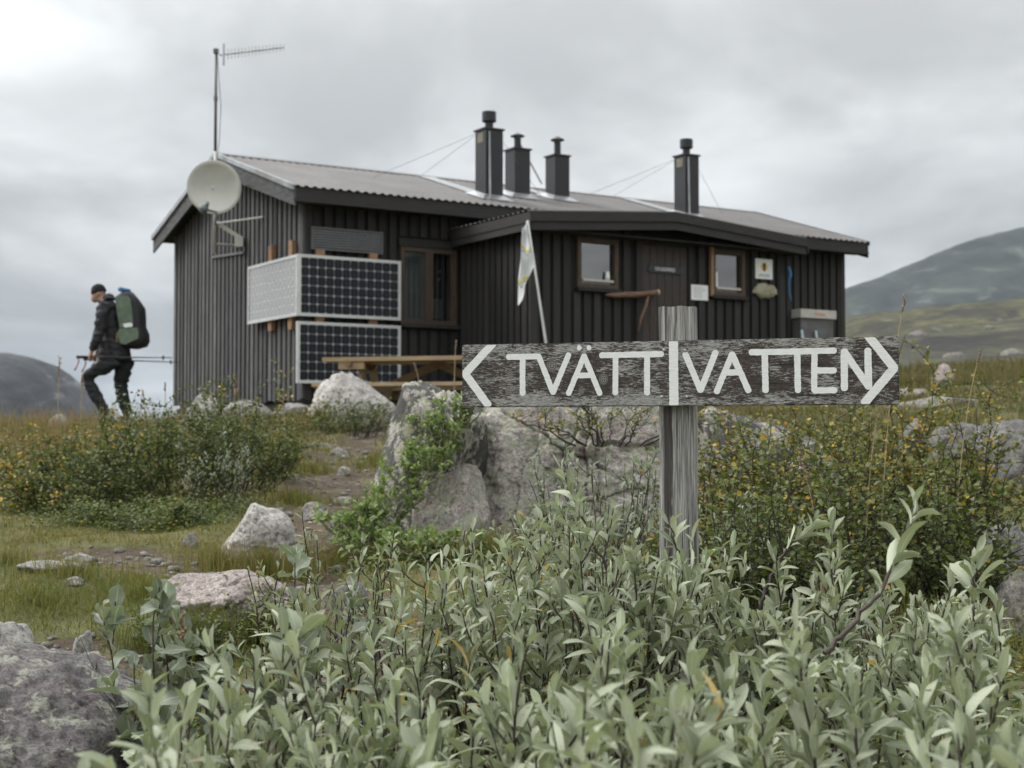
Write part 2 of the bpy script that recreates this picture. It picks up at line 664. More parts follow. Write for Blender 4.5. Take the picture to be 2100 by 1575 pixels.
t = NT('tundra_ground')
c = t.coord('Object')
n1 = t.noise(c, 0.9, 6, 0.6, 0.5)
n2 = t.noise(c, 9, 6, 0.65)
n3 = t.noise(c, 70, 4, 0.7)
veg = t.ramp(n1, [(0.32, (0.055, 0.068, 0.020)), (0.46, (0.092, 0.092, 0.028)), (0.58, (0.13, 0.108, 0.042)), (0.7, (0.085, 0.066, 0.034))])
veg = t.mix(0.7, veg, t.ramp(n2, [(0.3, (0.45, 0.48, 0.4)), (0.7, (1.4, 1.35, 1.25))]), 'MULTIPLY')
soil = t.ramp(n2, [(0.3, (0.024, 0.015, 0.009)), (0.5, (0.062, 0.041, 0.026)), (0.7, (0.11, 0.080, 0.053))])
soil = t.mix(t.mr(n3, 0.70, 0.74), soil, (0.20, 0.17, 0.14))
soil = t.mix(t.mr(t.noise(c, 5, 5, 0.7), 0.52, 0.60), soil, (0.10, 0.085, 0.035))
at_n = t.n('ShaderNodeAttribute', attribute_name='soil')
sm = t.mr(t.math('ADD', at_n.outputs['Fac'], t.math('MULTIPLY_ADD', n2, 0.7, -0.35)), 0.35, 0.6)
col = t.mix(sm, veg, soil)
# heath far up the hillside: dark heather, pale rock and moss in big patches
pos = t.sep(c)
farm = t.mr(pos[1], 19, 28)
f1 = t.noise(t.coord('Object', (0.22, 0.11, 0.3)), 1.0, 9, 0.68, 0.8)
f2 = t.noise(t.coord('Object', (0.5, 0.16, 0.5), False, (3, 9, 1)), 1.0, 7, 0.65, 0.5)
heath = t.ramp(f1, [(0.32, (0.010, 0.010, 0.009)), (0.43, (0.022, 0.021, 0.014)), (0.52, (0.044, 0.045, 0.020)), (0.60, (0.066, 0.060, 0.028)), (0.70, (0.026, 0.025, 0.018))])
heath = t.mix(t.mr(f2, 0.64, 0.72), heath, (0.10, 0.097, 0.09))
f3 = t.noise(t.coord('Object', (1.3, 0.5, 1.3)), 1.0, 6, 0.7, 0.4)
heath = t.mix(0.85, heath, t.ramp(f3, [(0.34, (0.35, 0.35, 0.33)), (0.5, (1, 1, 1)), (0.66, (1.9, 1.85, 1.7))]), 'MULTIPLY')
col = t.mix(farm, col, heath)
nb = t.bump(n3, 0.5, 0.006)
nb = t.bump(n2, 0.6, 0.04, nb)
nb = t.bump(f1, 0.8, 0.6, nb) if False else nb
M['ground'] = t.done(col, 0.95, nb)
gme.materials.append(M['ground'])
tag(link('ground', gme), kind='structure')


def mountain(name, outline, Y, depth, col_stops, seed, py_base=905, res=220, nd=70, rough=1.0):
    """a ridge whose crest rises along the outline; built as a height field with a front and a back slope"""
    pxs = np.linspace(outline[0][0], outline[-1][0], res)
    crest = np.interp(pxs, [p[0] for p in outline], [p[1] for p in outline])
    kk = np.exp(-0.5 * (np.arange(-8, 9) / 2.2) ** 2)
    crest = np.convolve(np.pad(crest, 8, mode='edge'), kk / kk.sum(), 'valid')
    H = (896.5 - crest) / FPX * Y
    V = np.zeros((nd, res, 3))
    prof_d = np.linspace(-1, 1, nd)
    base = -80.0
    for j, s in enumerate(prof_d):
        yy = Y + s * depth
        x = (pxs - 1050) / FPX * Y * (1 + 0.0 * s)
        w = np.cos(np.clip(abs(s), 0, 1) * math.pi / 2) ** 1.15
        V[j, :, 0] = x
        V[j, :, 1] = yy
        V[j, :, 2] = CAM_Z + base + (H - base) * w
    P = V.reshape(-1, 3) / depth * 3.2 + seed
    wgt = (1 - np.abs(prof_d) ** 6)[:, None] * np.ones((1, res))
    dn = fbm(P, 6, 2.05, 0.55).reshape(nd, res) * H.max() * 0.085 * rough
    V[:, :, 2] += dn * wgt * (0.35 + 0.65 * np.abs(prof_d)[:, None] ** 0.5)
    idx = np.arange(nd * res).reshape(nd, res)
    F = np.stack([idx[:-1, :-1], idx[:-1, 1:], idx[1:, 1:], idx[1:, :-1]], -1).reshape(-1, 4)
    t = NT(name + '_surface')
    c = t.coord('Object', (1 / depth,) * 3)
    n = t.noise(c, 5, 9, 0.65, 0.7)
    nn = t.noise(t.coord('Object', (2.6 / depth, .8 / depth, 3.5 / depth)), 7, 9, 0.7, 0.9)
    col = t.mix(0.6, t.ramp(n, col_stops), t.ramp(nn, [(a_ + (.05 if i_ else -.0), tuple(min(1, v_ * (.45, 1.0, 2.0)[i_]) for v_ in c_)) for i_, (a_, c_) in enumerate(col_stops)]))
    m = t.done(col, 0.95)
    return tag(link(name, mesh_np(name, V.reshape(-1, 3), F, smooth=True), None, m), kind='structure')


mountain('mountain', [(1300, 800), (1500, 700), (1640, 632), (1725, 592), (1800, 566), (1850, 546), (1900, 531), (1950, 511), (2000, 496), (2060, 479), (2110, 475), (2300, 462), (2600, 500), (3000, 640)],
         2500, 1100, [(0.38, (0.014, 0.017, 0.020)), (0.5, (0.030, 0.036, 0.030)), (0.62, (0.060, 0.066, 0.055))], 3.3, rough=0.8)
mountain('hill', [(-1500, 890), (-1000, 800), (-600, 742), (-300, 715), (-60, 720), (0, 722), (40, 726), (75, 738), (105, 762), (130, 788), (155, 822), (180, 868), (205, 925), (230, 985)],
         1300, 420, [(0.40, (0.018, 0.019, 0.021)), (0.5, (0.050, 0.052, 0.054)), (0.60, (0.12, 0.12, 0.12))], 8.1, rough=1.3)

# ------------------------------------------------------------------ hut
M['board_dark'] = wood('dark_stained_board', (0.010, 0.0095, 0.009), (0.021, 0.020, 0.019), (0.045, 0.042, 0.039), (5, 5, 0.6), 0.8, True, 0.9, wear=0.60, wearcol=(0.060, 0.054, 0.048))
M['board_grey'] = wood('weathered_grey_board', (0.028, 0.028, 0.029), (0.075, 0.075, 0.079), (0.17, 0.17, 0.178), (5, 5, 0.9), 0.85, True, 0.95, wear=0.53, wearcol=(0.27, 0.27, 0.28))
M['back_dark'] = wood('dark_wall_backing', (0.006, 0.006, 0.006), (0.011, 0.010, 0.009), (0.018, 0.016, 0.015), (5, 5, 0.6), 0.85, False, 0.0)
M['fascia'] = wood('dark_fascia', (0.013, 0.012, 0.012), (0.024, 0.022, 0.021), (0.040, 0.037, 0.035), (0.5, 5, 5), 0.75, True, 0.2)
M['barge'] = wood('weathered_bargeboard', (0.03, 0.03, 0.032), (0.07, 0.07, 0.074), (0.15, 0.15, 0.155), (0.9, 0.9, 5), 0.85, True, 0.2, 6.0)
M['frame_wood'] = wood('brown_window_frame', (0.030, 0.019, 0.013), (0.060, 0.040, 0.028), (0.11, 0.075, 0.053), (6, 6, 0.8), 0.7, True, 0.2)
M['frame_new'] = wood('unpainted_casing', (0.15, 0.085, 0.045), (0.24, 0.145, 0.08), (0.33, 0.21, 0.12), (6, 6, 0.8), 0.7, True, 0.2)
M['door'] = wood('brown_door', (0.022, 0.017, 0.015), (0.042, 0.033, 0.029), (0.075, 0.06, 0.053), (6, 6, 0.7), 0.75, False, 0.0)
M['sill'] = plain('pale_sill', (0.5, 0.48, 0.44), 0.6)
M['black_metal'] = plain('black_sheet_metal', (0.016, 0.017, 0.019), 0.45, 0.25, 5, 0.0)
M['galv'] = plain('galvanised_metal', (0.42, 0.43, 0.44), 0.38, 0.15, 6, 0.9)
M['pale_metal'] = plain('pale_painted_metal', (0.5, 0.5, 0.47), 0.5, 0.1, 6)
M['wire'] = plain('wire', (0.12, 0.12, 0.12), 0.5)
M['white'] = plain('white_paint', (0.80, 0.81, 0.80), 0.5, 0.05, 6)

t = NT('corrugated_roof')
c = t.coord('Object')
n = t.noise(c, 1.3, 6, 0.6, 0.4)
n2 = t.noise(c, 22, 5, 0.7)
col = t.ramp(n, [(0.3, (0.072, 0.066, 0.062)), (0.55, (0.108, 0.100, 0.095)), (0.75, (0.145, 0.136, 0.128))])
col = t.mix(0.45, col, t.ramp(n2, [(0.3, (0.6, 0.6, 0.6)), (0.7, (1.3, 1.28, 1.25))]), 'MULTIPLY')
M['roof'] = t.done(col, 0.55, t.bump(n2, 0.2, 0.003))

t = NT('window_glass')
gl = t.n('ShaderNodeBsdfGlossy')
gl.inputs['Roughness'].default_value = 0.02
tr = t.n('ShaderNodeBsdfTransparent')
tr.inputs[0].default_value = (0.88, 0.92, 0.92, 1)
lw = t.n('ShaderNodeLayerWeight')
lw.inputs[0].default_value = 0.5
mx = t.n('ShaderNodeMixShader')
t.set(mx.inputs[0], t.mr(lw.outputs['Fresnel'], 0.0, 1.0, 0.24, 1.0, False))
t.t.links.new(tr.outputs[0], mx.inputs[1])
t.t.links.new(gl.outputs[0], mx.inputs[2])
t.t.links.new(mx.outputs[0], t.out.inputs[0])
M['glass'] = t.m
M['pane_tone'] = plain('sky_reflection_tone', (0.80, 0.86, 0.88), 0.8, 0.05, 3)  # pale sky reflection of the panes, put into a sheet's colour
M['pane_tone_dark'] = plain('dark_pane_tone', (0.17, 0.18, 0.19), 0.8, 0.05, 3)
M['curtain'] = plain('white_curtain', (0.75, 0.76, 0.74), 0.9, 0.08, 14)
M['interior'] = plain('dim_interior', (0.05, 0.04, 0.033), 0.9)

HX, HY, HZ, HA = -2.4624, 17.0, 1.257, 0.5589
HL, HW, HH, HRISE, OG, OE = 8.79, 4.567, 2.428, 0.706, 0.25, 0.25
SL = HRISE / (HW / 2)
cu, su = math.cos(HA), math.sin(HA)


def hutw(x, y, z):
    return Vector((HX + x * cu - y * su, HY + x * su + y * cu, HZ + z))


hut = thing('hut', 'dark brown timber mountain hut with porch, chimneys and low metal roof', 'hut', (HX, HY, HZ), HA)
UNIT = MB().box((-.5, -.5, 0), (.5, .5, 1)).mesh('board')
UNIT_G = UNIT.copy()
UNIT.materials.append(M['board_dark'])
UNIT_G.materials.append(M['board_grey'])


def board(parent, c, sx, sy, h, grey=False, rz=0.0):
    o = link('board', UNIT_G if grey else UNIT, parent, None, c, (0, 0, rz), (sx, sy, h))
    return o


def holes_wall(x0, x1, z0, z1, holes, y0, y1):
    """wall slab in the x-z plane with openings"""
    xs = sorted({x0, x1, *[h[0] for h in holes], *[h[1] for h in holes]})
    zs = sorted({z0, z1, *[h[2] for h in holes], *[h[3] for h in holes]})
    mb = MB()
    for xa, xb in zip(xs[:-1], xs[1:]):
        run = None
        for za, zb in zip(zs[:-1], zs[1:]):
            inside = any(h[0] <= xa and xb <= h[1] and h[2] <= za and zb <= h[3] for h in holes)
            if inside:
                if run:
                    mb.box((xa, y0, run[0]), (xb, y1, run[1]))
                run = None
            else:
                run = (run[0], zb) if run else (za, zb)
        if run:
            mb.box((xa, y0, run[0]), (xb, y1, run[1]))
    return mb


def batten_run(parent, x0, x1, z0, z1, holes, yface, step=0.145, w=0.094, th=0.032, grey=False):
    n = max(1, round((x1 - x0) / step))
    for i in range(n):
        xc = x0 + (i + .5) * (x1 - x0) / n
        cuts = [(h[2], h[3]) for h in holes if h[0] - w / 2 < xc < h[1] + w / 2]
        z = z0 + random.uniform(-.012, .012)
        for a, b in sorted(cuts):
            if a - z > .05:
                board(parent, (xc, yface - th / 2, z), w * random.uniform(.94, 1.05), th * random.uniform(.85, 1.15), a - z, grey)
            z = b
        if z1 - z > .05:
            board(parent, (xc, yface - th / 2, z), w * random.uniform(.94, 1.05), th * random.uniform(.85, 1.15), z1 - z, grey)


# gable wall (faces left of the picture), its boards weathered grey
gw = MB().prism([(0, 0), (HW, 0), (HW, HH), (HW / 2, HH + HRISE), (0, HH)], 0.0, 0.10, 'x').build('gable_wall', M['back_dark'], hut)
nb_ = 31
for i in range(nb_):
    v = (i + .5) * HW / nb_
    top = HH + SL * min(v, HW - v) - 0.01
    z0 = random.uniform(-.03, .01)
    board(gw, (-0.016, v, z0), 0.032 * random.uniform(.8, 1.2), 0.078 * random.uniform(.9, 1.1), top - z0, True)
board(gw, (-0.019, 0.0, 0), 0.036, 0.09, HH + .02, True)
# far gable and rear wall
MB().prism([(0, 0), (HW, 0), (HW, HH), (HW / 2, HH + HRISE), (0, HH)], HL - .1, HL, 'x').build('gable_wall', M['back_dark'], hut)
MB().box((.1, HW - .1, 0), (HL - .1, HW, HH)).build('rear_wall', M['back_dark'], hut)
MB().box((.1, .1, -.05), (HL - .1, HW - .1, 0.02)).build('floor', M['interior'], hut)
MB().box((.1, 1.6, 0.02), (HL - .1, 1.66, HH)).build('partition', M['interior'], hut)

# front wall with the two-light window
WIN = (1.30, 2.03, 0.97, 1.86)
fw = holes_wall(0.1, HL - .1, 0, HH, [WIN, (2.3, 5.9, 0.1, 1.8)], 0.0, 0.10).build('front_wall', M['back_dark'], hut)
hole_trim = (WIN[0] - .07, WIN[1] + .07, WIN[2] - .10, WIN[3] + .16)
batten_run(fw, 0.08, 2.10, -.02, HH, [hole_trim], 0.0)
batten_run(fw, 6.14, HL - .02, -.02, HH, [], 0.0)
board(fw, (0.045, -0.02, -.02), 0.09, 0.04, HH)
board(fw, (HL - .045, -0.02, -.02), 0.09, 0.04, HH)


def window(parent, w, yf, mull=False, frame='frame_wood', casing=None, inside=None):
    x0, x1, z0, z1 = w
    f = 0.024
    mb = MB()
    mb.box((x0 - .03, yf - .045, z0 - .03), (x0 + f, yf + .06, z1 + .03)).box((x1 - f, yf - .045, z0 - .03), (x1 + .03, yf + .06, z1 + .03))
    mb.box((x0 + f, yf - .043, z1 - f), (x1 - f, yf + .06, z1 + .03)).box((x0 + f, yf - .043, z0 - .03), (x1 - f, yf + .06, z0 + f))
    if mull:
        xm = (x0 + x1) / 2
        mb.box((xm - .052, yf - .05, z0 + f), (xm + .052, yf + .06, z1 - f))
    wo = mb.build('window', M[frame], parent)
    spans = [(x0 + f, (x0 + x1) / 2 - .052), ((x0 + x1) / 2 + .052, x1 - f)] if mull else [(x0 + f, x1 - f)]
    for a, b in spans:
        MB().box((a, yf + .012, z0 + f), (b, yf + .016, z1 - f)).build('pane', M['glass'], wo)
    MB().box((x0 - .05, yf - .085, z0 - .075), (x1 + .05, yf - .001, z0 - .031)).build('sill', M['board_dark'], wo)
    MB().box((x0 - .06, yf - .055, z1 + .031), (x1 + .06, yf - .001, z1 + .13)).build('lintel', M['board_dark'], wo)
    return wo


w0 = window(hut, WIN, 0.0, True)
cl = (WIN[0] + WIN[1]) / 2
for a, b, zt in ((WIN[0] + .03, cl - .055, 1.32), (cl + .055, cl + .22, 1.27)):
    n = 26
    V, F = [], []
    for i in range(n + 1):
        x = a + (b - a) * i / n
        y = 0.024 + 0.005 * math.sin(i * 1.9)
        V += [(x, y, WIN[2] + .05), (x, y, zt)]
    F = [(2 * i, 2 * i + 2, 2 * i + 3, 2 * i + 1) for i in range(n)]
    link('curtain', mesh_np('curtain', V, F, smooth=True), w0, M['curtain'])
MB().box((WIN[0] + .02, .032, WIN[2] + .02), (cl - .05, .036, WIN[3] - .02)).build('pane_tone', M['pane_tone'], w0)  # added pale sheet, stands for sky mirrored in the left sash
mb = MB()
for k, zz in enumerate((1.62, 1.52)):
    mb.sphere((cl + .20 - k * .012, .05, zz), 0.016, 8, 6)
mb.tube([(cl + .2, .05, 1.52), (cl + .195, .05, 1.80)], .002, 4)
mb.build('hanging_ornament', M['white'], w0)

# porch
AX0, AX1, AY, AXR = 2.14, 6.10, -1.60, 4.10
AZ0, AZE, AZR = -0.25, 1.93, 2.09      # wall foot, wall top at the eaves, wall top under the ridge
P1 = (2.83, 3.37, 1.36, 1.90)
P2 = (4.90, 5.385, 1.375, 1.90)
DOOR = (3.77, 4.48, 0.0, 1.915)
aw = holes_wall(AX0, AX1, AZ0, AZE, [P1, P2, (DOOR[0], DOOR[1], -.1, AZE)], AY, AY + .09)
aw.prism([(AX0, AZE + .001), (AX1, AZE + .001), (AXR, AZR + .05)], AY, AY + .09, 'y')
aw = aw.build('porch_front_wall', M['back_dark'], hut)


def ptop(x):
    return AZE + (AZR - AZE) * (1 - abs(x - AXR) / (AX1 - AXR)) + .02


holes_p = [(P1[0] - .07, P1[1] + .07, P1[2] - .09, P1[3] + .14), (P2[0] - .07, P2[1] + .07, P2[2] - .09, P2[3] + .14), (DOOR[0] - .09, DOOR[1] + .09, -.3, AZR + .1)]
n = round((AX1 - AX0) / .145)
for i in range(n):
    xc = AX0 + (i + .5) * (AX1 - AX0) / n
    z = AZ0
    th = .032
    for a, b in [(h[2], h[3]) for h in holes_p if h[0] - .05 < xc < h[1] + .05]:
        if a - z > .05:
            board(aw, (xc, AY - th / 2, z), .094, th, a - z)
        z = b
    if ptop(xc) - z > .05:
        board(aw, (xc, AY - th / 2, z), .094 * random.uniform(.95, 1.05), th * random.uniform(.85, 1.15), ptop(xc) - z)
board(aw, (AX0 + .04, AY - .018, AZ0), .10, .036, AZE)
board(aw, (AX1 - .04, AY - .018, AZ0), .10, .036, AZE)
for xx in (DOOR[0] - .05, DOOR[1] + .05):
    board(aw, (xx, AY - .022, AZ0), .09, .044, DOOR[3] - AZ0 + .10)
board(aw, ((DOOR[0] + DOOR[1]) / 2, AY - .02, DOOR[3] + .004), DOOR[1] - DOOR[0], .04, .09)
sw = MB().box((AX0, AY + .091, AZ0), (AX0 + .09, -.03, AZE + .03)).build('porch_side_wall', M['back_dark'], hut)
n = 11
for i in range(n):
    y = AY + (i + .5) * (-AY - .03) / n
    board(sw, (AX0 - .013, y, AZ0), .026 * random.uniform(.85, 1.15), .102, AZE + .02 - AZ0)
MB().box((AX1 - .09, AY + .091, AZ0), (AX1, -.03, AZE + .03)).build('porch_side_wall', M['back_dark'], hut)

door = MB().box((DOOR[0], AY - .012, -.05), (DOOR[1], AY + .04, DOOR[3])).build('door', M['door'], hut)
for k in range(6):
    x = DOOR[0] + (k + .5) * (DOOR[1] - DOOR[0]) / 6
    o = MB().box((x - .054, AY - .022, -.05), (x + .054, AY - .0125, DOOR[3] - .01)).build('plank', M['door'], door)
MB().box((DOOR[0] + .09, AY - .035, 1.57), (DOOR[1] - .10, AY - .0225, 1.665)).build('name_plate', M['black_metal'], door)
MB().tube([(DOOR[1] - .07, AY - .025, .93), (DOOR[1] - .07, AY - .07, .93), (DOOR[1] - .17, AY - .07, .93)], .009, 8).build('handle', M['galv'], door, True)


def text_mesh(txt, size, name, font_w=1.0):
    cu_ = bpy.data.curves.new(name, 'FONT')
    cu_.body = txt
    cu_.size = size
    cu_.align_x = 'CENTER'
    cu_.align_y = 'CENTER'
    cu_.extrude = 0.0012
    cu_.resolution_u = 3
    o = bpy.data.objects.new(name, cu_)
    COL.objects.link(o)
    dg = bpy.context.evaluated_depsgraph_get()
    me = bpy.data.meshes.new_from_object(o.evaluated_get(dg))
    bpy.data.objects.remove(o)
    return me


tm = text_mesh('STUGVÄRD', .062, 'lettering')
link('lettering', tm, door, M['white'], ((DOOR[0] + DOOR[1]) / 2 - .005, AY - .0365, 1.617), (math.pi / 2, 0, 0))

for w, fr in ((P1, 'frame_wood'), (P2, 'frame_wood')):
    wo = window(hut, w, AY, False, fr)
    MB().box((w[0] + .02, AY + .028, w[2] + .02), (w[1] - .02, AY + .032, w[3] - .02)).build('pane_tone', M['pane_tone'] if w is P1 else M['pane_tone_dark'], wo)  # added sheet behind each pane sets how bright the glass looks
    MB().box((w[0] + .046, AY - .05, w[2] + .046), (w[1] - .046, AY - .02, w[2] + .075)).build('glazing_bar', M['sill'], wo)
    if w is P1:
        MB().tube([(w[1] - .12, AY - .02, w[2] + .076), (w[1] - .12, AY - .02, w[2] + .11), (w[1] - .12, AY - .02, w[2] + .18)], [.028, .030, .022], 10).build('jug', M['white'], wo, True)
    else:
        MB().box((w[0] - .075, AY - .075, w[2] - .05), (w[0] - .031, AY - .03, w[3] + .10)).build('casing', M['frame_new'], wo)
        MB().box((w[0] + .047, AY - .02, w[2] + .08), (w[0] + .075, AY + .008, w[2] + .27)).build('latch', M['white'], wo)

# roofs
ZR0 = HH + 0.12


def corrugated(x0, x1, p_lo, p_hi, period=0.11, amp=0.016):
    """sheet between the lower line p_lo(x) and the upper line p_hi(x), ribs run up the slope"""
    prof = [(0, 0), (.18, 0), (.32, 1), (.68, 1), (.82, 0)]
    V = []
    nper = int(round((x1 - x0) / period))
    per = (x1 - x0) / nper
    for i in range(nper):
        for a, b in prof:
            x = x0 + (i + a) * per
            for p in (p_lo, p_hi):
                q = p(x)
                V.append((q[0], q[1], q[2] + b * amp))
    q0, q1 = p_lo(x1), p_hi(x1)
    V += [q0, q1]
    F = [(2 * i, 2 * i + 2, 2 * i + 3, 2 * i + 1) for i in range(len(V) // 2 - 1)]
    return V, F


V, F = corrugated(-OG - .02, HL + OG + .02, lambda x: (x, -OE - .05, ZR0 - SL * (OE + .05)), lambda x: (x, HW / 2, ZR0 + HRISE))
roof = link('roof', mesh_np('roof', V, F), hut, M['roof'])
V, F = corrugated(-OG - .02, HL + OG + .02, lambda x: (x, HW + OE + .05, ZR0 - SL * (OE + .05)), lambda x: (x, HW / 2, ZR0 + HRISE))
link('roof', mesh_np('roof', V, F), hut, M['roof'])
dk = .022
deck = MB()
deck.prism([(-OE, ZR0 - SL * OE - dk), (HW / 2, ZR0 + HRISE - dk), (HW + OE, ZR0 - SL * OE - dk), (HW + OE, ZR0 - SL * OE - .085), (HW / 2, ZR0 + HRISE - .10), (-OE, ZR0 - SL * OE - .085)], -OG + .025, HL + OG - .025, 'x')
deck.build('roof_deck', M['back_dark'], hut)
MB().box((-OG, -OE - .024, ZR0 - SL * OE - .155), (HL + OG, -OE - .001, ZR0 - SL * OE - .012)).build('fascia', M['fascia'], hut)
MB().box((-OG + .02, -OE - .06, ZR0 - SL * OE - .19), (HL + OG - .02, -OE + .03, ZR0 - SL * OE - .1555)).build('fascia', M['fascia'], hut)
MB().box((-OG + .03, -OE + .03, ZR0 - SL * OE - .175), (HL + OG - .03, -.03, ZR0 - SL * OE - .158)).build('soffit', M['back_dark'], hut)
mb = MB()
mb.prism([(HW / 2 - .14, ZR0 + HRISE - .14 * SL + .022), (HW / 2, ZR0 + HRISE + .024), (HW / 2 + .14, ZR0 + HRISE - .14 * SL + .022), (HW / 2 + .14, ZR0 + HRISE - .14 * SL + .018), (HW / 2, ZR0 + HRISE + .019), (HW / 2 - .14, ZR0 + HRISE - .14 * SL + .018)], -OG - .03, HL + OG + .03, 'x')
mb.build('ridge_cap', M['roof'], hut)
for xe, mt in ((-OG, 'barge'), (HL + OG - .024, 'fascia')):
    for sgn in (0, 1):
        a, b = (-OE - .03, ZR0 - SL * (OE + .03)), (HW / 2, ZR0 + HRISE)
        if sgn:
            a = (HW + OE + .03, a[1])
        poly = [(a[0], a[1] - .02), (b[0], b[1] - .02), (b[0], b[1] - .26), (a[0], a[1] - .23)]
        MB().prism(poly, xe, xe + .024, 'x').build('bargeboard', M[mt], hut)
        poly = [(a[0], a[1] + .02), (b[0], b[1] + .026), (b[0], b[1] - .03), (a[0], a[1] - .045)]
        MB().prism(poly, xe - .03 if xe < 0 else xe + .025, xe - .001 if xe < 0 else xe + .055, 'x').build('verge_trim', M['galv'] if xe < 0 else M['fascia'], hut)

# porch roof: low gable running out from the main wall
RX0, RX1, RY = 1.98, 6.25, -1.86
RZE, RZR = 2.14, 2.30
mb = MB()
mb.prism([(RX0, RZE - .02), (AXR, RZR - .02), (RX1, RZE - .02), (RX1, RZE - .11), (AXR, RZR - .11), (RX0, RZE - .11)], RY + .02, -.03, 'y')
mb.build('porch_roof_deck', M['back_dark'], hut)
for s0, s1 in (((RX0 - .03, RZE), (AXR, RZR)), ((RX1 + .03, RZE), (AXR, RZR))):
    V, F = corrugated(RY - .02, -.03, lambda y: (s0[0], y, s0[1]), lambda y: (s1[0], y, s1[1]))
    link('porch_roof', mesh_np('porch_roof', V, F), hut, M['roof'])
for xa, xb in ((RX0, AXR), (RX1, AXR)):
    for k, (zo, hh, yo) in enumerate(((-.005, .115, .05), (-.12, .10, .03))):
        poly = [(xa, RZE + zo), (xb, RZR + zo), (xb, RZR + zo - hh), (xa, RZE + zo - hh)]
        MB().prism(poly, RY - yo + .0, RY + .02 - k * .001, 'y').build('fascia', M['fascia'], hut)
MB().box((RX0 - .022, RY - .05, RZE - .13), (RX0 - .001, -.03, RZE - .012)).build('fascia', M['fascia'], hut)
MB().box((RX0 - .012, RY - .03, RZE - .215), (RX0 + .02, -.03, RZE - .1305)).build('fascia', M['fascia'], hut)
MB().box((RX1 + .001, RY - .05, RZE - .20), (RX1 + .022, -.03, RZE - .012)).build('fascia', M['fascia'], hut)
MB().box((RX0 + .021, RY + .03, RZE - .19), (RX1 - .001, AY - .03, RZE - .175)).build('soffit', M['back_dark'], hut)


def roof_z(y):
    return ZR0 + SL * y


# chimneys on the front slope
M['brick_pale'] = plain('worn_pale_patch', (0.22, 0.20, 0.15), 0.8, 0.4, 30)
for k, (x, y, zt, zc_, a, cap) in enumerate(((2.80, .40, 3.56, 3.82, .265, 'cyl'), (3.57, .92, 3.47, 3.72, .25, 'hood'), (4.37, 1.13, 3.50, 3.80, .245, 'hood'), (6.32, .66, 3.63, 3.89, .255, 'cyl'))):
    h = a / 2
    ch = MB().box((x - h, y - h, roof_z(y - h) - .1), (x + h, y + h, zt)).build('chimney', M['black_metal'], hut)
    MB().box((x - h - .02, y - h - .02, zt + .001), (x + h + .02, y + h + .02, zt + .022)).build('top_plate', M['black_metal'], ch)
    hc = zc_ - zt
    if cap == 'cyl':
        MB().tube([(x, y, zt + .0225), (x, y, zt + hc * .48)], .055, 14).build('flue_pipe', M['black_metal'], ch, False)
        MB().tube([(x, y, zt + hc * .46), (x, y, zt + hc * .5), (x, y, zt + hc * .98), (x, y, zt + hc)], [.07, .095, .095, .088], 16).build('cowl', M['black_metal'], ch, False)
    else:
        MB().tube([(x, y, zt + .0225), (x, y, zt + hc * .72)], .048, 14).build('flue_pipe', M['black_metal'], ch, False)
        MB().tube([(x, y, zt + hc * .80), (x, y, zt + hc * .84), (x, y, zt + hc)], [.10, .10, .012], 16).build('cowl', M['black_metal'], ch, False)
        mb = MB()
        for q in range(3):
            th = q * 2.09 + .4
            mb.tube([(x + .046 * math.cos(th), y + .046 * math.sin(th), zt + hc * .70), (x + .07 * math.cos(th), y + .07 * math.sin(th), zt + hc * .82)], .005, 4)
        mb.build('cowl_strut', M['galv'], ch)
    # flashing collar on the roof
    fl = MB()
    z0 = lambda yy: roof_z(yy) + .024
    e = .10
    fl.add([(x - h - e, y - h - e, z0(y - h - e)), (x + h + e, y - h - e, z0(y - h - e)), (x + h + e, y + h + e, z0(y + h + e)), (x - h - e, y + h + e, z0(y + h + e)),
            (x - h, y - h, z0(y - h) + .05), (x + h, y - h, z0(y - h) + .05), (x + h, y + h, z0(y + h) + .05), (x - h, y + h, z0(y + h) + .05)],
           [(0, 1, 5, 4), (1, 2, 6, 5), (2, 3, 7, 6), (3, 0, 4, 7)])
    fl.build('flashing', M['galv'], ch)
    if k in (0, 3):
        MB().tube([(x - h + .05, y - h - .012, zt - .03), (x - h - .02 + .06, y - h - .05, roof_z(y - h) + .03)], .012, 6).build('stay_rod', M['galv'], ch)
        MB().box((x - h - .003, y - h * .5, zt - .16), (x - h - .0005, y + h * .55, zt - .03)).build('worn_patch', M['brick_pale'], ch)
        for (dx, dy) in ((-1.0, .9), (1.05, .75), (-.2, 1.5)):
            yy = min(y + dy, HW / 2 - .1)
            MB().tube([(x + math.copysign(h, dx), y, zt - .02), (x + dx * 1.25, yy, roof_z(yy) + .02)], .0026, 5).build('guy_wire', M['wire'], ch)
    if k == 1:
        MB().tube([(x + .02, y - .05, zt + .08), (x + h + .18, y - h - .02, zt - .45)], .012, 6).build('stay_rod', M['galv'], ch)
    # bright sheet saddle from the ridge down to the chimney
    if k != 1:
        s = MB()
        w_ = h + .02
        yb, yt = y + h + .11, HW / 2 - .14
        z1 = lambda yy: roof_z(yy) + .027
        s.add([(x - w_, yb, z1(yb)), (x + w_, yb, z1(yb)), (x + w_ * .9, yt, z1(yt)), (x - w_ * .9, yt, z1(yt))], [(0, 1, 2, 3)])
        s.build('flashing', M['galv'], ch)
mb = MB()
for y in (.35, 1.2):
    mb.tube([(0.1, y, roof_z(y) + .05), (HL - .1, y, roof_z(y) + .05)], .006, 5)
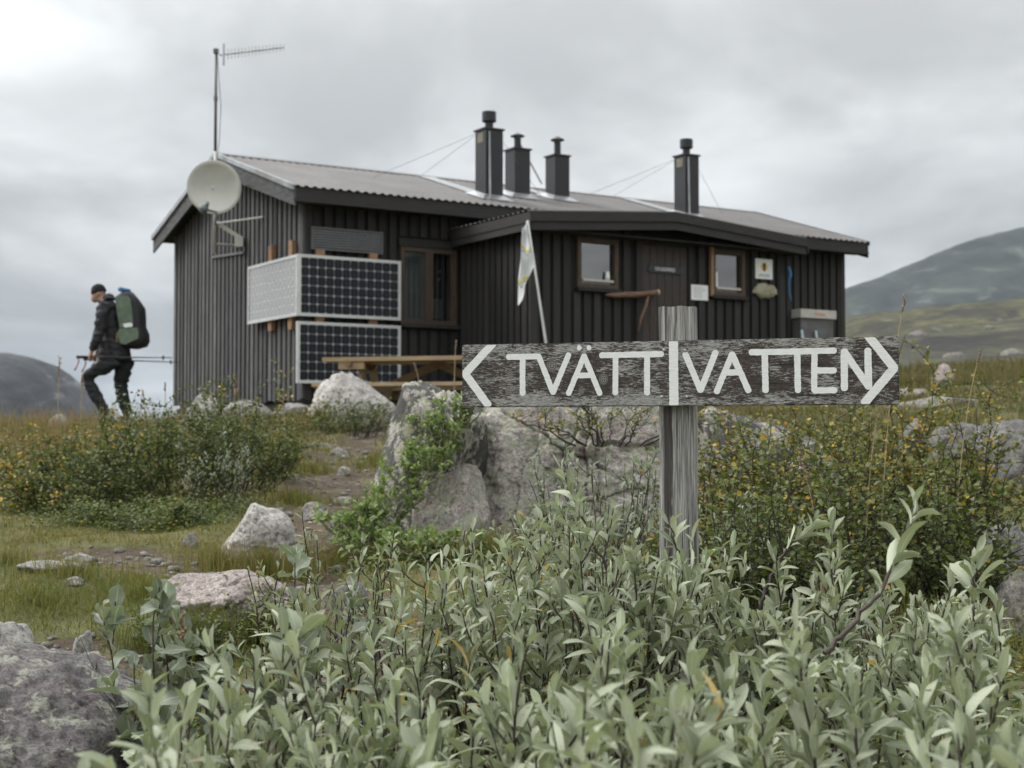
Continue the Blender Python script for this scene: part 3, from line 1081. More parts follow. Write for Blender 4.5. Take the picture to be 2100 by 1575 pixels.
# stone footing under the hut
M['footing'] = rock_mat('footing_stone', (0.12, 0.12, 0.115), (0.06, 0.06, 0.058), (0.2, 0.2, 0.19), 0.3, black=0.3)
for (x, y) in ((.2, .2), (2.0, .2), (.2, 2.3), (.2, 4.3), (4.0, .2), (6.2, .2), (8.5, .2), (8.5, 4.3)):
    MB().box((x - .16, y - .16, -.5), (x + .16, y + .16, -.001)).build('footing', M['footing'], hut)
MB().box((0.02, 0.02, -.12), (HL - .02, .14, -.051)).build('ground_beam', M['back_dark'], hut)
MB().box((0.02, 0.15, -.12), (.14, HW - .02, -.051)).build('ground_beam', M['back_dark'], hut)

# ------------------------------------------------------------------ things fixed to the hut
# solar panels
t = NT('solar_cell')
c = t.coord('Object')
s3 = t.sep(c)
fing = t.math('ABSOLUTE', t.math('SUBTRACT', t.math('FRACT', t.math('MULTIPLY', s3[0], 18.0)), 0.5))
col = t.mix(t.mr(fing, 0.42, 0.47, 0, .5), (0.006, 0.007, 0.011), (0.07, 0.07, 0.08))
M['cell'] = t.done(col, 0.15, None, Specular_IOR_Level=0.25)
t = NT('glare_toned_solar_cell')
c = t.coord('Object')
col = t.ramp(t.noise(c, 9, 5), [(0.3, (0.20, 0.195, 0.19)), (0.7, (0.27, 0.262, 0.255))])  # sky glare on this panel is put into the cell colour
M['cell_glare'] = t.done(col, 0.18, None, Coat_Weight=1.0, Coat_Roughness=0.06, Coat_IOR=1.7)
M['alu'] = plain('aluminium_frame', (0.60, 0.61, 0.60), 0.42, 0.08, 6, 0.35)
M['backsheet'] = plain('white_backsheet', (0.42, 0.44, 0.46), 0.25, 0.05, 4)
M['cleat'] = plain('wooden_cleat', (0.28, 0.16, 0.09), 0.75, 0.25, 12)
M['panel_dark'] = plain('thin_film', (0.03, 0.033, 0.036), 0.25, 0.15, 4)


def solar(name, label, origin, rz, w, h, cols, rows, cellmat, frame='alu', fr=0.035, cleats=(), group=None, sheet='backsheet', cellgap=.0055):
    """panel whose local x runs along its width and local -y is its face; origin is the lower left corner of the frame"""
    p = thing(name, label, 'solar panel', origin, rz, group)
    mb = MB()
    mb.box((0, -.04, 0), (fr, 0, h)).box((w - fr, -.04, 0), (w, 0, h)).box((fr, -.039, 0), (w - fr, 0, fr)).box((fr, -.039, h - fr), (w - fr, 0, h))
    mb.build('frame', M[frame], p)
    MB().box((fr, -.026, fr), (w - fr, -.006, h - fr)).build('backsheet', M[sheet], p)
    cw, chh = (w - 2 * fr) / cols, (h - 2 * fr) / rows
    a, b = cw / 2 - cellgap / 2, chh / 2 - cellgap / 2
    k = min(a, b) * .30
    poly = [(-a + k, -b), (a - k, -b), (a, -b + k), (a, b - k), (a - k, b), (-a + k, b), (-a, b - k), (-a, -b + k)]
    if cols > 1 and rows < 2 or name != 'solar_panel':
        poly = [(-a, -b), (a, -b), (a, b), (-a, b)]
    cm = MB().prism(poly, -.0295, -.027, 'y').mesh('cell')
    cm.materials.append(M[cellmat])
    for i in range(cols):
        for j in range(rows):
            link('cell', cm, p, None, (fr + (i + .5) * cw, 0, fr + (j + .5) * chh))
    for (x, z0, z1) in cleats:
        MB().box((x - .055, .001, z0), (x + .055, .06, z1)).build('cleat', M['cleat'], p)
    return p


solar('solar_panel', 'upper dark solar panel facing the porch side, silver frame, left of the window', hutw(-.13, -.10, .965), HA, 1.35, .725, 12, 6, 'cell', cleats=((.30, -.05, .80), (1.0, -.05, .80)))
solar('solar_panel', 'lower dark solar panel near the ground behind the picnic table', hutw(-.14, -.10, .175), HA, 1.36, .725, 12, 6, 'cell', cleats=((.30, -.06, .74), (1.0, -.06, .74)))
solar('solar_panel', 'pale glaring solar panel on the grey gable wall', hutw(-.10, 1.425, .965), HA - math.pi / 2, 1.545, .725, 12, 6, 'cell_glare', cleats=((.62, -.12, .93), (1.24, -.14, .92)), sheet='white')
solar('slatted_panel', 'small dark slatted panel high on the wall above the solar panels', hutw(.06, -.05, 1.765), HA, .94, .27, 1, 8, 'panel_dark', frame='wire', fr=.014, sheet='backsheet', cellgap=.006)
# little clamps at its corners
# satellite dish and antenna mast
mast_x, mast_v = -.35, 2.04
mp = thing('antenna_mast', 'tall thin antenna mast at the gable top with a yagi aerial', 'antenna', hutw(mast_x, mast_v, 1.92))
MB().tube([(0, 0, 0), (0, 0, 1.32)], .022, 10).build('pole', M['pale_metal'], mp, True)
MB().tube([(0, 0, 1.30), (0, 0, 2.02), (0, 0, 2.62)], [.020, .019, .017], 10).build('pole', M['wire'], mp, True)
MB().tube([(0, 0, 1.98), (0, 0, 2.04)], .027, 10).build('clamp', M['wire'], mp)
MB().box((-.03, -.03, 2.60), (.03, .03, 2.66)).build('clamp', M['wire'], mp)
for z_ in (.12, 1.05):
    e_ = Matrix.Rotation(HA, 3, 'Z') @ Vector((.34, 0, 0))
    MB().tube([(0, 0, z_), tuple(Vector((0, 0, z_)) + e_)], .014, 6).build('wall_bracket', M['pale_metal'], mp)
A0, A1 = at(450, 113, 18.55), at(582, 97, 18.10)
o0 = Vector(mp.location)
MB().tube([A0 - o0, A1 - o0], .010, 6).build('boom', M['galv'], mp)
bd = (A1 - A0)
for i in range(17):
    c_ = A0 - o0 + bd * (.14 + .86 * i / 16)
    l = .068 - .022 * i / 16
    MB().tube([c_ - Vector((0, 0, l)), c_ + Vector((0, 0, l))], .006, 5).build('element', M['galv'], mp)
c_ = A0 - o0 + bd * .07
MB().bar(c_ - Vector((0, 0, .14)), c_ + Vector((.0, 0, .14)), .03, .02).build('reflector', M['galv'], mp)
MB().tube([(.015, 0, 2.6), (.07, -.01, 1.9), (.05, 0, 1.45), (.02, 0, 1.2)], .005, 5).build('cable', M['wire'], mp)

dc = at(438, 385, 17.85)
dish = thing('satellite_dish', 'round cream satellite dish hanging on the gable wall', 'satellite dish', dc)
dr = .33
nrm = (Vector((0.08, 0, 1.0)) - dc)
nrm = Vector((nrm.x + 2.5, nrm.y, -1.0)).normalized()
q = Vector((0, 0, 1)).rotation_difference(nrm)
V, F = [], []
nr, ns = 9, 40
for i in range(nr + 1):
    r = dr * i / nr
    for k in range(ns):
        th = 2 * math.pi * k / ns
        V.append(q @ Vector((r * math.cos(th), r * math.sin(th), .34 * r * r / dr - .34 * dr * .5)))
for i in range(nr):
    for k in range(ns):
        F.append((i * ns + k, i * ns + (k + 1) % ns, (i + 1) * ns + (k + 1) % ns, (i + 1) * ns + k))
M['dish'] = plain('cream_dish_paint', (0.60, 0.60, 0.55), 0.45, 0.07, 3)
d_ = link('reflector', mesh_np('reflector', [tuple(v) for v in V], F, smooth=True), dish, M['dish'])
sd_ = d_.modifiers.new('thickness', 'SOLIDIFY')
sd_.thickness = .008
rim = [q @ Vector((dr * math.cos(2 * math.pi * k / 40), dr * math.sin(2 * math.pi * k / 40), .17 * dr)) for k in range(41)]
MB().tube(rim, .008, 6, False).build('rim', M['dish'], dish, True)
lnb = at(418, 428, 17.45) - dc
foot = at(446, 436, 17.85) - dc
MB().bar(foot, lnb + Vector((0, .02, 0)), .022, .022).build('feed_arm', M['galv'], dish)
M['lnb'] = plain('grey_plastic', (0.10, 0.115, 0.125), 0.5)
mb = MB().tube([lnb + Vector((-.03, 0, -.035)), lnb + Vector((.02, .02, .02))], [.07, .045], 10)
mb.tube([lnb + Vector((.02, .02, .02)), lnb + Vector((.035, .05, .085))], [.03, .022], 10)
mb.build('feed_horn', M['lnb'], dish, True)
mb = MB()
e0 = hutw(mast_x, mast_v, 2.30) - dc
mb.tube([foot, e0], .018, 8)
mb.build('mount', M['galv'], dish)
MB().bar(hutw(mast_x, mast_v, 2.33) - dc, hutw(-.04, 1.80, 2.08) - dc, .035, .05).build('strut', M['dish'], dish)
MB().box(Vector(hutw(-.10, 1.80, 2.05) - dc) - Vector((.06, .05, .06)), Vector(hutw(-.10, 1.80, 2.05) - dc) + Vector((.05, .05, .07))).build('wall_plate', M['dish'], dish)
MB().tube([hutw(mast_x, mast_v, 2.30) - dc, hutw(-.04, 1.17, 2.30) - dc], .013, 6).build('strut', M['pale_metal'], dish)
MB().bar(hutw(-.05, 2.95, 1.98) - dc, hutw(-.05, 1.78, 1.92) - dc, .02, .03).build('wall_rail', M['wire'], dish)

# notices on the porch wall
YF = AY - .028
ws = thing('notice_sign', 'white square sign with a yellow emblem on the porch wall', 'sign', hutw(5.735, YF - .012, 1.725), HA)
MB().box((-.145, -.006, -.13), (.145, .006, .13)).build('panel', M['white'], ws)
M['yellow'] = plain('yellow_print', (0.75, 0.50, 0.04), 0.5, 0.04)
M['darkprint'] = plain('dark_print', (0.03, 0.025, 0.03), 0.5, 0.05)
M['greyprint'] = plain('grey_print', (0.35, 0.38, 0.45), 0.5, 0.05)
MB().tube([(0, -.0065, .025), (0, -.0085, .025)], .055, 24).build('emblem', M['yellow'], ws)
mb = MB().prism([(-.014, -.055), (.014, -.055), (.020, -.01), (.026, .03), (.018, .05), (0, .058), (-.018, .05), (-.026, .03), (-.020, -.01)], -.0105, -.009, 'y')
o_ = mb.build('emblem', M['darkprint'], ws)
o_.location = (0, 0, .025)
for k, (w_, z_) in enumerate(((.09, -.075), (.10, -.095))):
    MB().box((-w_, -.0085, z_ - .006), (w_, -.0065, z_ + .006)).build('lettering', M['greyprint'], ws)
pn = thing('paper_notice', 'white paper notice pinned beside the hut door', 'notice', hutw(4.655, YF - .020, 1.36), HA)
MB().box((-.135, -.002, -.095), (.135, .002, .095)).build('sheet', M['white'], pn)
for k in range(7):
    w_ = random.uniform(.06, .1)
    MB().box((-.10, -.0035, .06 - k * .021), (-.10 + 2 * w_, -.0022, .066 - k * .021)).build('lettering', M['greyprint'], pn)

M['bone'] = rock_mat('pale_weathered_skull', (0.42, 0.39, 0.29), (0.30, 0.27, 0.19), (0.55, 0.53, 0.43), 0.2, (0.6, 0.58, 0.48), 0.02, 4.0)


def ico(sub):
    bm = bmesh.new()
    bmesh.ops.create_icosphere(bm, subdivisions=sub, radius=1.0)
    V = np.array([v.co[:] for v in bm.verts])
    F = np.array([[v.index for v in f.verts] for f in bm.faces])
    bm.free()
    return V, F


ICO = {k: ico(k) for k in (2, 3, 4, 5, 6, 7)}
V, F = ICO[4]
P = V.copy()
sc_ = np.array([.20, .035, .105])
lob = 1 + .22 * fbm(V * 2.2 + 3, 3) - .28 * np.exp(-((V[:, 0] - .05) / .12) ** 2) * (V[:, 2] < 0) - .12 * (V[:, 2] < -.3)
P = V * lob[:, None] * sc_
link_ = link('wall_stone', mesh_np('wall_stone', P, F, smooth=True), None, M['bone'], hutw(5.74, YF - .03, 1.43), (0, 0, HA))
tag(link_, 'lumpy cream stone slab hung below the white square sign', 'ornament')

M['blue'] = plain('blue_strap', (0.05, 0.22, 0.50), 0.6, 0.15, 20)
bs = MB()
pts = [(0, -.02, .22), (.012, -.03, .17), (.02, -.035, .11), (.0, -.03, .05), (.006, -.02, -.05), (.012, -.02, -.14), (.03, -.02, -.19), (.045, -.02, -.225)]
bs.tube(pts, [(.012, .012), (.03, .016), (.034, .018), (.018, .012), (.016, .008), (.016, .008), (.022, .009), (.012, .006)], 8)
o_ = bs.build('hanging_strap', M['blue'], None, True, hutw(6.155, YF - .005, 1.56), (0, 0, HA))
tag(o_, 'bright blue strap hanging on the porch wall by its right corner', 'strap')

M['drift'] = wood('driftwood', (0.06, 0.032, 0.022), (0.14, 0.08, 0.055), (0.27, 0.17, 0.125), (0.6, 6, 6), 0.8, False, 0)
lg = thing('driftwood_shelf', 'long bare log fixed below the left porch window', 'log', hutw(3.58, YF - .06, 1.285), HA)
pts = [(-.40, 0, -.035), (-.30, 0, -.035), (-.1, -.01, -.02), (.1, 0, -.005), (.25, 0, .02), (.36, -.01, .035)]
MB().tube(pts, [.014, .030, .040, .038, .032, .036], 10).build('log', M['drift'], lg, True)
M['cutend'] = plain('cut_wood_end', (0.5, 0.42, 0.32), 0.8)
MB().tube([(.3601, -.01, .035), (.385, -.012, .038)], [.036, .034], 10).build('cut_end', M['cutend'], lg)
MB().tube([(.24, 0, .0), (.18, -.02, -.15), (.10, -.03, -.30), (.06, -.03, -.46)], [.016, .018, .016, .010], 8).build('branch', M['drift'], lg, True)

bx = thing('wall_box', 'grey wall box with a white top board at the far right of the hut', 'box', hutw(8.06, -.03, .55), HA)
MB().box((-.35, -.20, .735), (.36, 0, .86)).build('top_board', M['sill'], bx)
M['greybox'] = plain('grey_weathered_panel', (0.13, 0.13, 0.125), 0.8, 0.3, 6)
MB().box((-.33, -.17, -.6), (.32, 0, .734)).build('panel', M['greybox'], bx)
M['red'] = plain('faded_red_print', (0.55, 0.28, 0.2), 0.6)
for k in range(5):
    MB().box((-.09 + k * .045, -.2035, .775), (-.06 + k * .045, -.2005, .815)).build('lettering', M['red'], bx)
M['paleblue'] = plain('pale_blue_pipe', (0.45, 0.55, 0.60), 0.4)
for x_ in (-.31, -.03):
    MB().tube([(x_ - .03, -.20, .55), (x_, -.20, .35), (x_, -.20, -.2)], [.018, .024, .024], 8).build('pipe', M['paleblue'], bx, True)

# flag on a leaning pole
fp0, fp1 = at(1121, 712, 15.6), at(1082, 452, 15.6)
base = fp0 + (fp0 - fp1).normalized() * 1.1
fl = thing('flag', 'small white flag with yellow bands on a thin leaning pole', 'flag', base)
MB().tube([(0, 0, 0), fp0 - base, fp1 - base], [.014, .014, .011], 8).build('pole', M['pale_metal'], fl, True)
M['flagcloth'] = None
t = NT('flag_cloth')
uv = t.n('ShaderNodeUVMap')
u_ = t.sep(uv.outputs[0])
wob = t.math('MULTIPLY_ADD', t.noise(uv.outputs[0], 3, 2), .25, t.math('MULTIPLY_ADD', u_[0], .45, u_[1]))
band = t.math('FRACT', t.math('MULTIPLY', wob, 2.0))
b1 = t.mr(t.math('ABSOLUTE', t.math('SUBTRACT', band, .5)), .035, .05, 1, 0)
b2 = t.mr(t.math('ABSOLUTE', t.math('SUBTRACT', band, .60)), .02, .03, 1, 0)
colf = t.mix(b1, (0.72, 0.74, 0.76), (0.70, 0.58, 0.05))
colf = t.mix(b2, colf, (0.2, 0.3, 0.5))
M['flagcloth'] = t.done(colf, 0.8)
nu, nv = 14, 22
V, F, UV = [], [], []
top = fp1 - base
dn = (fp0 - fp1).normalized()
for j in range(nv + 1):
    tj = j / nv
    for i in range(nu + 1):
        ti = i / nu
        hoist = top + dn * (.60 * .78 * tj + .01)
        # cloth sags away from the pole and folds
        drop = ti * (.12 + .62 * tj)
        x = -ti * (.05 + .10 * min(1, tj * 1.5)) - .015 * math.sin(ti * 9 + tj * 4) - .10 * ti * tj * .2
        y = .03 * math.sin(ti * 11 + tj * 3) + .02 * math.sin(tj * 9)
        V.append((hoist.x + x, hoist.y + y, hoist.z - drop * .62 + .012 * math.sin(ti * 13)))
        UV.append((ti, tj))
F = np.array([(j * (nu + 1) + i, j * (nu + 1) + i + 1, (j + 1) * (nu + 1) + i + 1, (j + 1) * (nu + 1) + i) for j in range(nv) for i in range(nu)])
link('cloth', mesh_np('cloth', V, F, UV, True), fl, M['flagcloth'])

# picnic table
M['pine'] = wood('pale_pine', (0.20, 0.14, 0.075), (0.33, 0.25, 0.145), (0.44, 0.35, 0.22), (0.6, 6, 6), 0.7, True, 0.3)
M['pine_dark'] = wood('stained_pine', (0.10, 0.065, 0.03), (0.17, 0.115, 0.055), (0.24, 0.17, 0.09), (0.6, 6, 6), 0.7, True, 0.3)
tb = thing('picnic_table', 'pale wooden picnic table standing in front of the solar panels', 'table', (at(690, 738, 14.35).x + .0, 14.15, 0), R(-14))
tz = at(720, 737, 14.2).z
for k in range(5):
    MB().box((0 + random.uniform(-.01, .01), -.32 + k * .145, tz - .04), (2.1, -.32 + k * .145 + .135, tz)).build('tabletop_plank', M['pine'], tb)
for xx in (.28, 1.85):
    MB().bar((xx, -.36, tz - .065), (xx, .40, tz - .065), .05, .05).build('cross_bar', M['pine_dark'], tb)
MB().box((.16, -.30, tz - .115), (.42, -.24, tz - .041)).build('apron', M['pine'], tb)
for xx in (.34, 1.78):
    for s in (-1, 1):
        MB().bar((xx, .04 + s * .12, tz - .09), (xx, .04 + s * .52, tz - .72), .045, .09).build('leg', M['pine'], tb)
    MB().bar((xx + .06, -.72, tz - .34), (xx + .06, .80, tz - .34), .045, .09).build('seat_bearer', M['pine_dark'], tb)
for xx, x2 in ((1.06, .42), (1.06, 1.70)):
    MB().bar((xx, .04, tz - .06), (x2, .04, tz - .33), .04, .075).build('brace', M['pine_dark'], tb)
for s in (-1, 1):
    for k in range(2):
        y0 = .04 + s * .62 + (k - 1) * .13
        MB().box((.05, y0, tz - .295), (2.05, y0 + .12, tz - .26)).build('seat_plank', M['pine'], tb)

# ------------------------------------------------------------------ signpost
SX, SY, SZ, SA = -0.1095, 3.376, CAM_Z + 0.0695, R(-17.218)
BL, BH, BT = 0.983, 0.1455, 0.024
t = NT('peeling_sign_board')
c = t.coord('Object')
s3 = t.sep(c)
warp = t.noise(t.coord('Object', (3, 3, 9)), 3, 4)
cg = t.n('ShaderNodeCombineXYZ')
t.set(cg.inputs[0], t.math('MULTIPLY', s3[0], 3.0))
t.set(cg.inputs[1], s3[1])
t.set(cg.inputs[2], t.math('MULTIPLY_ADD', warp, 5.0, t.math('MULTIPLY', s3[2], 60.0)))
g1 = t.noise(cg.outputs[0], 3.2, 9, 0.72, 0.25)
cg2 = t.coord('Object', (95, 20, 520))
g2 = t.noise(cg2, 1.0, 5, 0.75)
g3 = t.noise(t.coord('Object', (8, 9, 22)), 1.0, 8, 0.72, 0.6)
f = t.math('MULTIPLY_ADD', g2, 0.62, t.math('MULTIPLY_ADD', g3, 0.62, t.math('MULTIPLY', g1, 0.10)))
edge = t.mr(t.math('ABSOLUTE', t.math('SUBTRACT', s3[2], BH / 2)), .03, .072, 0, .055)
f = t.math('ADD', f, edge)
peel = t.mr(f, 0.672, 0.75)
brown = t.ramp(g2, [(0.3, (0.020, 0.014, 0.011)), (0.5, (0.054, 0.042, 0.036)), (0.68, (0.115, 0.098, 0.087))])
grey = t.ramp(g2, [(0.30, (0.10, 0.097, 0.092)), (0.48, (0.27, 0.265, 0.25)), (0.66, (0.46, 0.45, 0.425))])
col = t.mix(peel, brown, grey)
height = t.math('MULTIPLY_ADD', g2, 0.8, t.math('MULTIPLY', peel, -0.35))
kn = None
for (kx, kz, kr) in ((.2177, .094, .013), (.1174, .0744, .009), (.1136, .0385, .009), (.3381, .0618, .011), (.4017, .0345, .007), (.287, .035, .007), (.90, .045, .006)):
    d = t.n('ShaderNodeVectorMath', operation='DISTANCE')
    cc = t.n('ShaderNodeCombineXYZ')
    t.set(cc.inputs[0], t.math('MULTIPLY', t.math('SUBTRACT', s3[0], kx), 1.0))
    t.set(cc.inputs[2], t.math('MULTIPLY', t.math('SUBTRACT', s3[2], kz), 0.85))
    t.t.links.new(cc.outputs[0], d.inputs[0])
    d.inputs[1].default_value = (0, 0, 0)
    dd = t.math('DIVIDE', d.outputs['Value'], kr)
    rings = t.math('ABSOLUTE', t.math('SINE', t.math('MULTIPLY', dd, 9.0)))
    kc = t.ramp(rings, [(0.1, (0.02, 0.016, 0.014)), (0.5, (0.12, 0.11, 0.10)), (1.0, (0.3, 0.29, 0.27))])
    col = t.mix(t.mr(dd, 0.75, 1.05, 0.8, 0.0), col, kc)
# fine cracks along the grain
crk = t.mr(t.noise(t.coord('Object', (2.2, 1, 75), False, (4, 0, 2)), 1.0, 3, 0.5), 0.685, 0.70)
col = t.mix(t.math('MULTIPLY', crk, .8), col, (0.015, 0.013, 0.012))
M['signboard'] = t.done(col, 0.85, t.bump(height, 0.45, 0.002))

t = NT('weathered_post')
g = t.noise(t.coord('Object', (60, 60, 2.2)), 2.4, 8, 0.72, 0.3)
gg = t.noise(t.coord('Object', (420, 420, 7)), 1.0, 5, 0.7)
f = t.math('MULTIPLY_ADD', gg, 0.55, t.math('MULTIPLY', g, 0.45))
col = t.ramp(f, [(0.38, (0.02, 0.019, 0.018)), (0.45, (0.12, 0.116, 0.108)), (0.52, (0.31, 0.302, 0.285)), (0.61, (0.50, 0.49, 0.46))])
ck = t.mr(t.noise(t.coord('Object', (75, 20, 1.1), False, (3, 0, 0)), 1.0, 3, 0.6), 0.63, 0.66)
col = t.mix(t.math('MULTIPLY', ck, .75), col, (0.015, 0.014, 0.013))
c = t.coord('Object')
s3 = t.sep(c)
st = t.mr(t.math('ABSOLUTE', t.math('ADD', s3[0], t.math('MULTIPLY_ADD', g, 0.012, 0.012))), 0.008, 0.0125, 1, 0)
st = t.math('MULTIPLY', st, t.mr(s3[2], 0.005, 0.02, 1, 0))
st = t.math('MULTIPLY', st, t.mr(t.noise(t.coord('Object', (40, 40, 6)), 1.5, 5), .30, .42))
col = t.mix(t.math('MULTIPLY', st, .88), col, (0.03, 0.022, 0.018))
M['post'] = t.done(col, 0.88, t.bump(f, 0.6, 0.004))
t = NT('white_brush_paint')
c = t.coord('Object')
g = t.noise(t.coord('Object', (40, 1, 260)), 1.0, 5, 0.65)
n2 = t.noise(c, 35, 4, 0.6)
col = t.ramp(g, [(0.3, (0.72, 0.725, 0.71)), (0.6, (0.86, 0.86, 0.845))])
col = t.mix(t.mr(n2, .62, .72, 0, .35), col, (0.60, 0.60, 0.585))
M['brush'] = t.done(col, 0.6, t.bump(g, .35, .0015))
M['nail'] = plain('zinc_nail', (0.40, 0.40, 0.39), 0.4, .15, 60, .7)

sp = thing('signpost', 'weathered wooden signpost with white hand-painted TVÄTT and VATTEN arrows', 'sign', (SX, SY, SZ), SA)
# post: rounded face towards the reader
pc, pw = 0.4985, 0.0815
pz0, pz1 = gz(SX + pc * math.cos(SA), SY + pc * math.sin(SA)) - .25 - SZ, 0.2255
poly = []
for k in range(13):
    th = math.pi * k / 12
    poly.append((-pw / 2 * math.cos(th), -.022 - .016 * math.sin(th)))
poly += [(pw / 2, .008), (-pw / 2, .008)]
mbp = MB()
npoly = len(poly)
V = []
zs = np.linspace(pz0, pz1, 15)
for j, z in enumerate(zs):
    for a, b in poly:
        w = .0012 * math.sin(j * 2.3 + a * 60)
        V.append((a * (1 + .025 * (1 - j / 14)) + w, b, z + ((-.001 + .0012 * math.sin(a * 160)) if j == 14 else 0)))
F = [(j * npoly + i, j * npoly + (i + 1) % npoly, (j + 1) * npoly + (i + 1) % npoly, (j + 1) * npoly + i) for j in range(14) for i in range(npoly)]
F.append(tuple(range(14 * npoly, 15 * npoly)))
mbp.add(V, F)
po = mbp.build('post', M['post'], sp, False, (pc, .0015 + .038, 0))
po.data.materials[0] = M['post']
# the stain mask runs in post coordinates measured from the ground end
po.location.z = 0
# board with softened, slightly ragged edges
nx_, nz_ = 60, 10
bm = bmesh.new()
bmesh.ops.create_cube(bm, size=1)
bmesh.ops.scale(bm, vec=(BL, BT, BH), verts=bm.verts)
bmesh.ops.translate(bm, vec=(BL / 2, -BT / 2, BH / 2), verts=bm.verts)
bmesh.ops.bevel(bm, geom=bm.edges[:], offset=.0022, segments=2, affect='EDGES')
bme = bpy.data.meshes.new('board')
bm.to_mesh(bme)
bm.free()
brd = link('board', bme, sp, M['signboard'])

LAYER = [0]


def stroke(mb, pts, w, jit=.00045, clip=None):
    """brush stroke along a polyline with round ends and slightly uneven edges"""
    LAYER[0] += 1
    y = -BT - .0005 - LAYER[0] * .00003
    P = [np.array(p, float) for p in pts]
    S = []
    for a, b in zip(P[:-1], P[1:]):
        n = max(2, int(np.linalg.norm(b - a) / .004))
        for k in range(n):
            S.append(a + (b - a) * k / n)
    S.append(P[-1])
    L, Rr = [], []
    for i, s in enumerate(S):
        d0 = S[i] - S[i - 1] if i > 0 else S[1] - S[0]
        d1 = S[i + 1] - S[i] if i < len(S) - 1 else d0
        d0, d1 = d0 / np.linalg.norm(d0), d1 / np.linalg.norm(d1)
        d = d0 + d1
        d /= max(np.linalg.norm(d), 1e-6)
        nn = np.array([-d[1], d[0]])
        k = 1 / max(.55, math.sqrt(max(.01, (1 + d0 @ d1) / 2)))
        wl = w / 2 * k + random.uniform(-jit, jit)
        wr = w / 2 * k + random.uniform(-jit, jit)
        L.append(s + nn * wl)
        Rr.append(s - nn * wr)
    d = (S[0] - S[1]) / np.linalg.norm(S[0] - S[1])
    nn = np.array([-d[1], d[0]])
    cap0 = [S[0] + (nn * -math.cos(a) * .5 * -1 + d * math.sin(a) * .42) * w for a in np.linspace(.3, math.pi - .3, 5)]
    d = (S[-1] - S[-2]) / np.linalg.norm(S[-1] - S[-2])
    nn = np.array([-d[1], d[0]])
    cap1 = [S[-1] + (nn * math.cos(a) * .5 + d * math.sin(a) * .42) * w for a in np.linspace(.3, math.pi - .3, 5)]
    ring = L + cap1 + Rr[::-1] + cap0[::-1] if False else L + cap1 + Rr[::-1]
    # the start cap closes the ring
    d = (S[0] - S[1]) / np.linalg.norm(S[0] - S[1])
    nn = np.array([-d[1], d[0]])
    ring += [S[0] + (nn * math.cos(a) * .5 + d * math.sin(a) * .42) * w for a in np.linspace(.3, math.pi - .3, 5)]
    V = []
    for r in ring:
        x, z = r
        x = min(max(x, .0015), BL - .0015)
        z = min(max(z, .0015), BH - .0015)
        V.append((x, y, z))
    # triangulated fan strips: quads along the stroke, fans at the caps
    n = len(S)
    base = len(V)
    F = []
    li = list(range(n))
    ri = list(range(n + 5, 2 * n + 5))[::-1]
    for i in range(n - 1):
        F.append((li[i], li[i + 1], ri[i + 1], ri[i]))
    F.append(tuple([li[-1]] + list(range(n, n + 5)) + [ri[-1]]))
    F.append(tuple([ri[0]] + list(range(2 * n + 5, 2 * n + 10)) + [li[0]]))
    mb.add(V, F)


def letter(strokes, w, name='letter'):
    mb = MB()
    for s in strokes:
        for a, b in zip(s[:-1], s[1:]):
            stroke(mb, (a, b), w)
    return link(name, mb.mesh(name, False, False), brd, M['brush'])


letter([[(0.0758, 0.1470), (0.0082, 0.0783), (0.0641, 0.0053)]], 0.0185, 'arrow')
letter([[(0.1135, 0.1154), (0.1865, 0.1154)], [(0.1477, 0.1136), (0.1477, 0.0307)]], 0.0137)
letter([[(0.187, 0.1142), (0.2202, 0.0325), (0.2571, 0.1179)]], 0.0132)
LA = letter([[(0.2569, 0.0297), (0.2936, 0.1149), (0.3298, 0.0291)], [(0.2747, 0.0703), (0.3099, 0.0707)]], 0.0128)
letter([[(0.3337, 0.1154), (0.402, 0.1158)], [(0.3666, 0.1124), (0.3658, 0.03)]], 0.0132)
letter([[(0.403, 0.1158), (0.4717, 0.116)], [(0.4388, 0.1137), (0.4385, 0.0293)]], 0.0137)
letter([[(0.4986, 0.1445), (0.4992, 0.0013)]], 0.0207, 'divider')
letter([[(0.5253, 0.1145), (0.5588, 0.0346), (0.5927, 0.1171)]], 0.0141)
letter([[(0.5946, 0.0309), (0.629, 0.113), (0.6646, 0.0326)], [(0.6155, 0.073), (0.6468, 0.0726)]], 0.0137)
letter([[(0.6711, 0.1164), (0.736, 0.1164)], [(0.7003, 0.1128), (0.7017, 0.0323)]], 0.0141)
letter([[(0.737, 0.1164), (0.803, 0.1166)], [(0.7704, 0.1116), (0.7714, 0.0316)]], 0.0137)
letter([[(0.8072, 0.1169), (0.8491, 0.1169)], [(0.8072, 0.1169), (0.8059, 0.0325)], [(0.8104, 0.0748), (0.8488, 0.0742)], [(0.8066, 0.0313), (0.8496, 0.0316)]], 0.0134)
letter([[(0.8697, 0.0354), (0.8699, 0.1147), (0.9203, 0.0385), (0.9194, 0.1161)]], 0.0150)
letter([[(0.9208, 0.1475), (0.9735, 0.0777), (0.912, 0.0045)]], 0.0185, 'arrow')
for (x, z) in ((0.2823, 0.1334), (0.305, 0.133)):
    mb = MB()
    LAYER[0] += 1
    y = -BT - .0005 - LAYER[0] * .00003
    mb.add([(x + .0057 * math.cos(a) * random.uniform(.93, 1.07), y, z + .0062 * math.sin(a) * random.uniform(.93, 1.07)) for a in np.linspace(0, 2 * math.pi, 17)[:-1]], [tuple(range(16))])
    link('umlaut_dot', mb.mesh('umlaut_dot', False, False), brd, M['brush'])
for (x, z) in ((0.4771, 0.1243), (0.4721, 0.0206), (0.5246, 0.1231), (0.5286, 0.02)):
    MB().tube([(x, -BT + .001, z), (x, -BT - .0022, z), (x, -BT - .003, z)], [.0036, .0036, .0026], 14).build('nail', M['nail'], brd, True)

